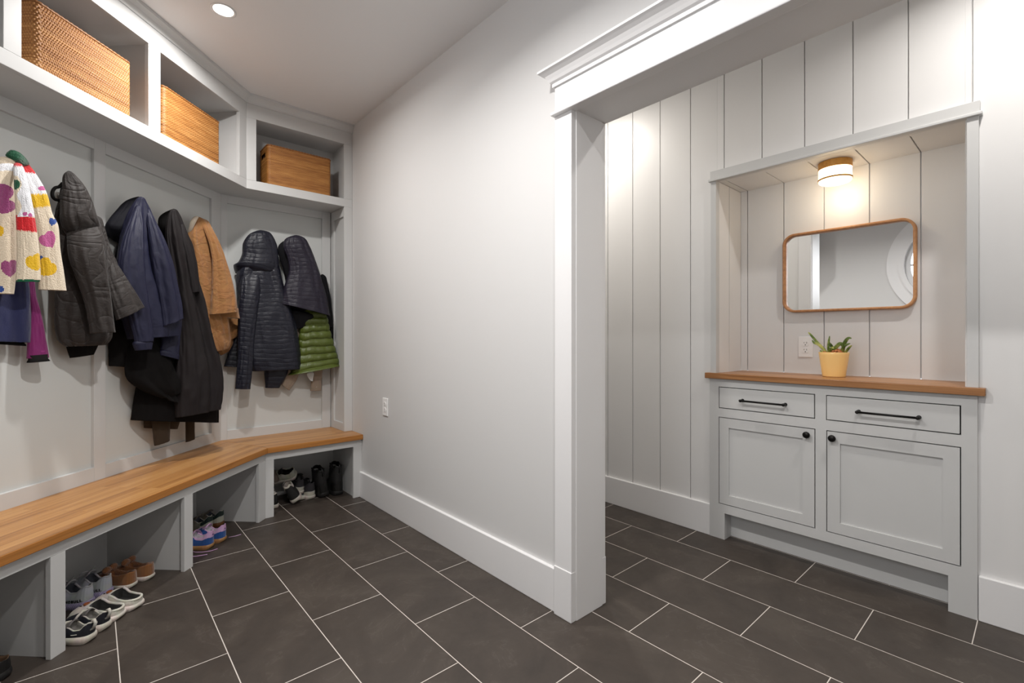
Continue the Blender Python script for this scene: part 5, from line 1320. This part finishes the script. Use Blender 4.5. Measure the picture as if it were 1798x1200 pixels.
def trainer(loc, rot, label, mats, group=None, scale=1.0, L=.25, W=.09, hi=1.0, lace=None):
    tp = [(a, b * hi) for a, b in topG]; vp = [(a, b * (1 + (hi - 1) * max(0, 1 - (a - .42) / .3))) for a, b in vampG]
    r = shoe(label, loc, 0, L, W, [(0, .030), (.4, .026), (1, .020)], tp, vp, .44, mats, group=group, name='sneaker', lean=.78, rot=rot, flare=1.07, sole_bulge=.004,
             zones=[('heel_counter', lambda t, f, sd: f < .35 and t < .2, 'tab', .0012)] if 'tab' in mats else None)
    tongue(r, mats['lining'], .44, .088 * hi, .024, .022, .014); laces(r, lace or mats['lining'], .46, .68, 5, vp, bow=False)
    return r
md = dict(sole=L_WHITES, upper=L_DKGREY, lining=L_BLK, tab=L_WHITES, binding=L_DKGREY, bind_r=.004)
trainer((1.172, 3.462, 0), (.0, -.06, PI / 2 + .10), 'dark mesh trainer with pale heel, next to the black boots', md, 'pair of dark mesh trainers', L=.235, W=.088, hi=1.3)
trainer((1.095, 3.500, .042), (.10, -.20, PI / 2 - .25), 'dark mesh trainer with pale heel tilted on top of the heap', md, 'pair of dark mesh trainers', L=.21, W=.088, hi=1.2)
trainer((1.118, 3.485, 0.0), (0, 0, PI / 2 - .1), 'pale flattened trainer buried at the bottom of the shoe heap', dict(sole=L_WHITES, upper=L_OFFW, lining=L_GREYD), None, L=.20, W=.070, hi=.42)
trainer((1.062, 3.412, .022), (-.52, -.04, PI / 2 - .20), 'black high top with white sole and cream lining, tipped over', dict(sole=L_WHITES, upper=L_BLKN, lining=L_CREAM, tab=L_BLKN, binding=L_CREAM, bind_r=.007), None, L=.235, W=.086, hi=1.45, lace=L_ORNG)
trainer((1.105, 3.560, .160), (-.70, .12, PI - .55), 'worn white shoe lying on top of the heap with its opening forward', dict(sole=L_WHITES, upper=L_OFFW, lining=L_BLK, binding=L_OFFW, bind_r=.004), None, L=.20, W=.090, hi=.95, lace=L_OFFW)
trainer((.921, 3.69, .180), (.0, .12, -PI / 2 + .06), 'taupe knit shoe, toe towards the room, at the left edge of the heap', dict(sole=L_TAUPE, upper=L_TAUPE, lining=L_GREYD), None, L=.21, W=.078)
trainer((.918, 3.432, 0), (0, 0, PI / 2 - .05), 'black trainer with a white heel, half hidden by the corner bench post', dict(sole=L_WHITES, upper=L_BLKN, lining=L_CREAM, tab=L_BLK, binding=L_CREAM, bind_r=.004), None, L=.235, W=.080, lace=L_ORNG, hi=1.15)
# ------------------------------------------------------------------ light
NEU = (1, .98, .955)
downlight(.480, 2.643, 'round recessed downlight in the ceiling in front of the coats', 20, col=NEU, spread=170)
downlight(.480, 1.31, 'recessed downlight in the mudroom ceiling above the photographer', 26.5, col=NEU, spread=152)
downlight(.480, -.02, 'recessed downlight in the mudroom ceiling behind the photographer', 18, col=NEU, spread=152)
downlight(2.25, 2.15, 'recessed downlight in the hall ceiling beyond the wall end', 13, col=(1, .945, .87), spread=180)
downlight(2.2, .02, 'recessed downlight in the hall ceiling near the vanity', 11.5, col=(1, .965, .925), spread=160)
def point(name, loc, e, r, col):
    ld = bpy.data.lights.new(name, 'POINT'); ld.energy = e; ld.shadow_soft_size = r; ld.color = col
    o = bpy.data.objects.new(name, ld); COL.objects.link(o); o.location = loc; return o
pl = point('lamp_bulb', (0, 0, -.15), 1.1, .04, (1, .86, .68)); pl.parent = lamp
def area(name, loc, rot, sx, sy, e, col, spread=180):
    ld = bpy.data.lights.new(name, 'AREA'); ld.shape = 'RECTANGLE'; ld.size = sx; ld.size_y = sy; ld.energy = e; ld.color = col; ld.spread = math.radians(spread)
    o = bpy.data.objects.new(name, ld); COL.objects.link(o); o.location = loc; o.rotation_euler = rot; return o
# daylight: through the round window
area('daylight_round_window', (XL - .25, WY, WZ), (0, -PI / 2, 0), 1.0, 1.0, 26, (.94, .96, 1))
wd = bpy.data.worlds.new('world'); scene.world = wd; wd.use_nodes = True
bg = wd.node_tree.nodes['Background']; bg.inputs[0].default_value = (.86, .92, 1, 1); bg.inputs[1].default_value = 1.6
scene.view_settings.view_transform = 'Standard'; scene.view_settings.look = 'None'; scene.view_settings.gamma = 1; scene.view_settings.use_curve_mapping = False
scene.view_settings.exposure = -0.08
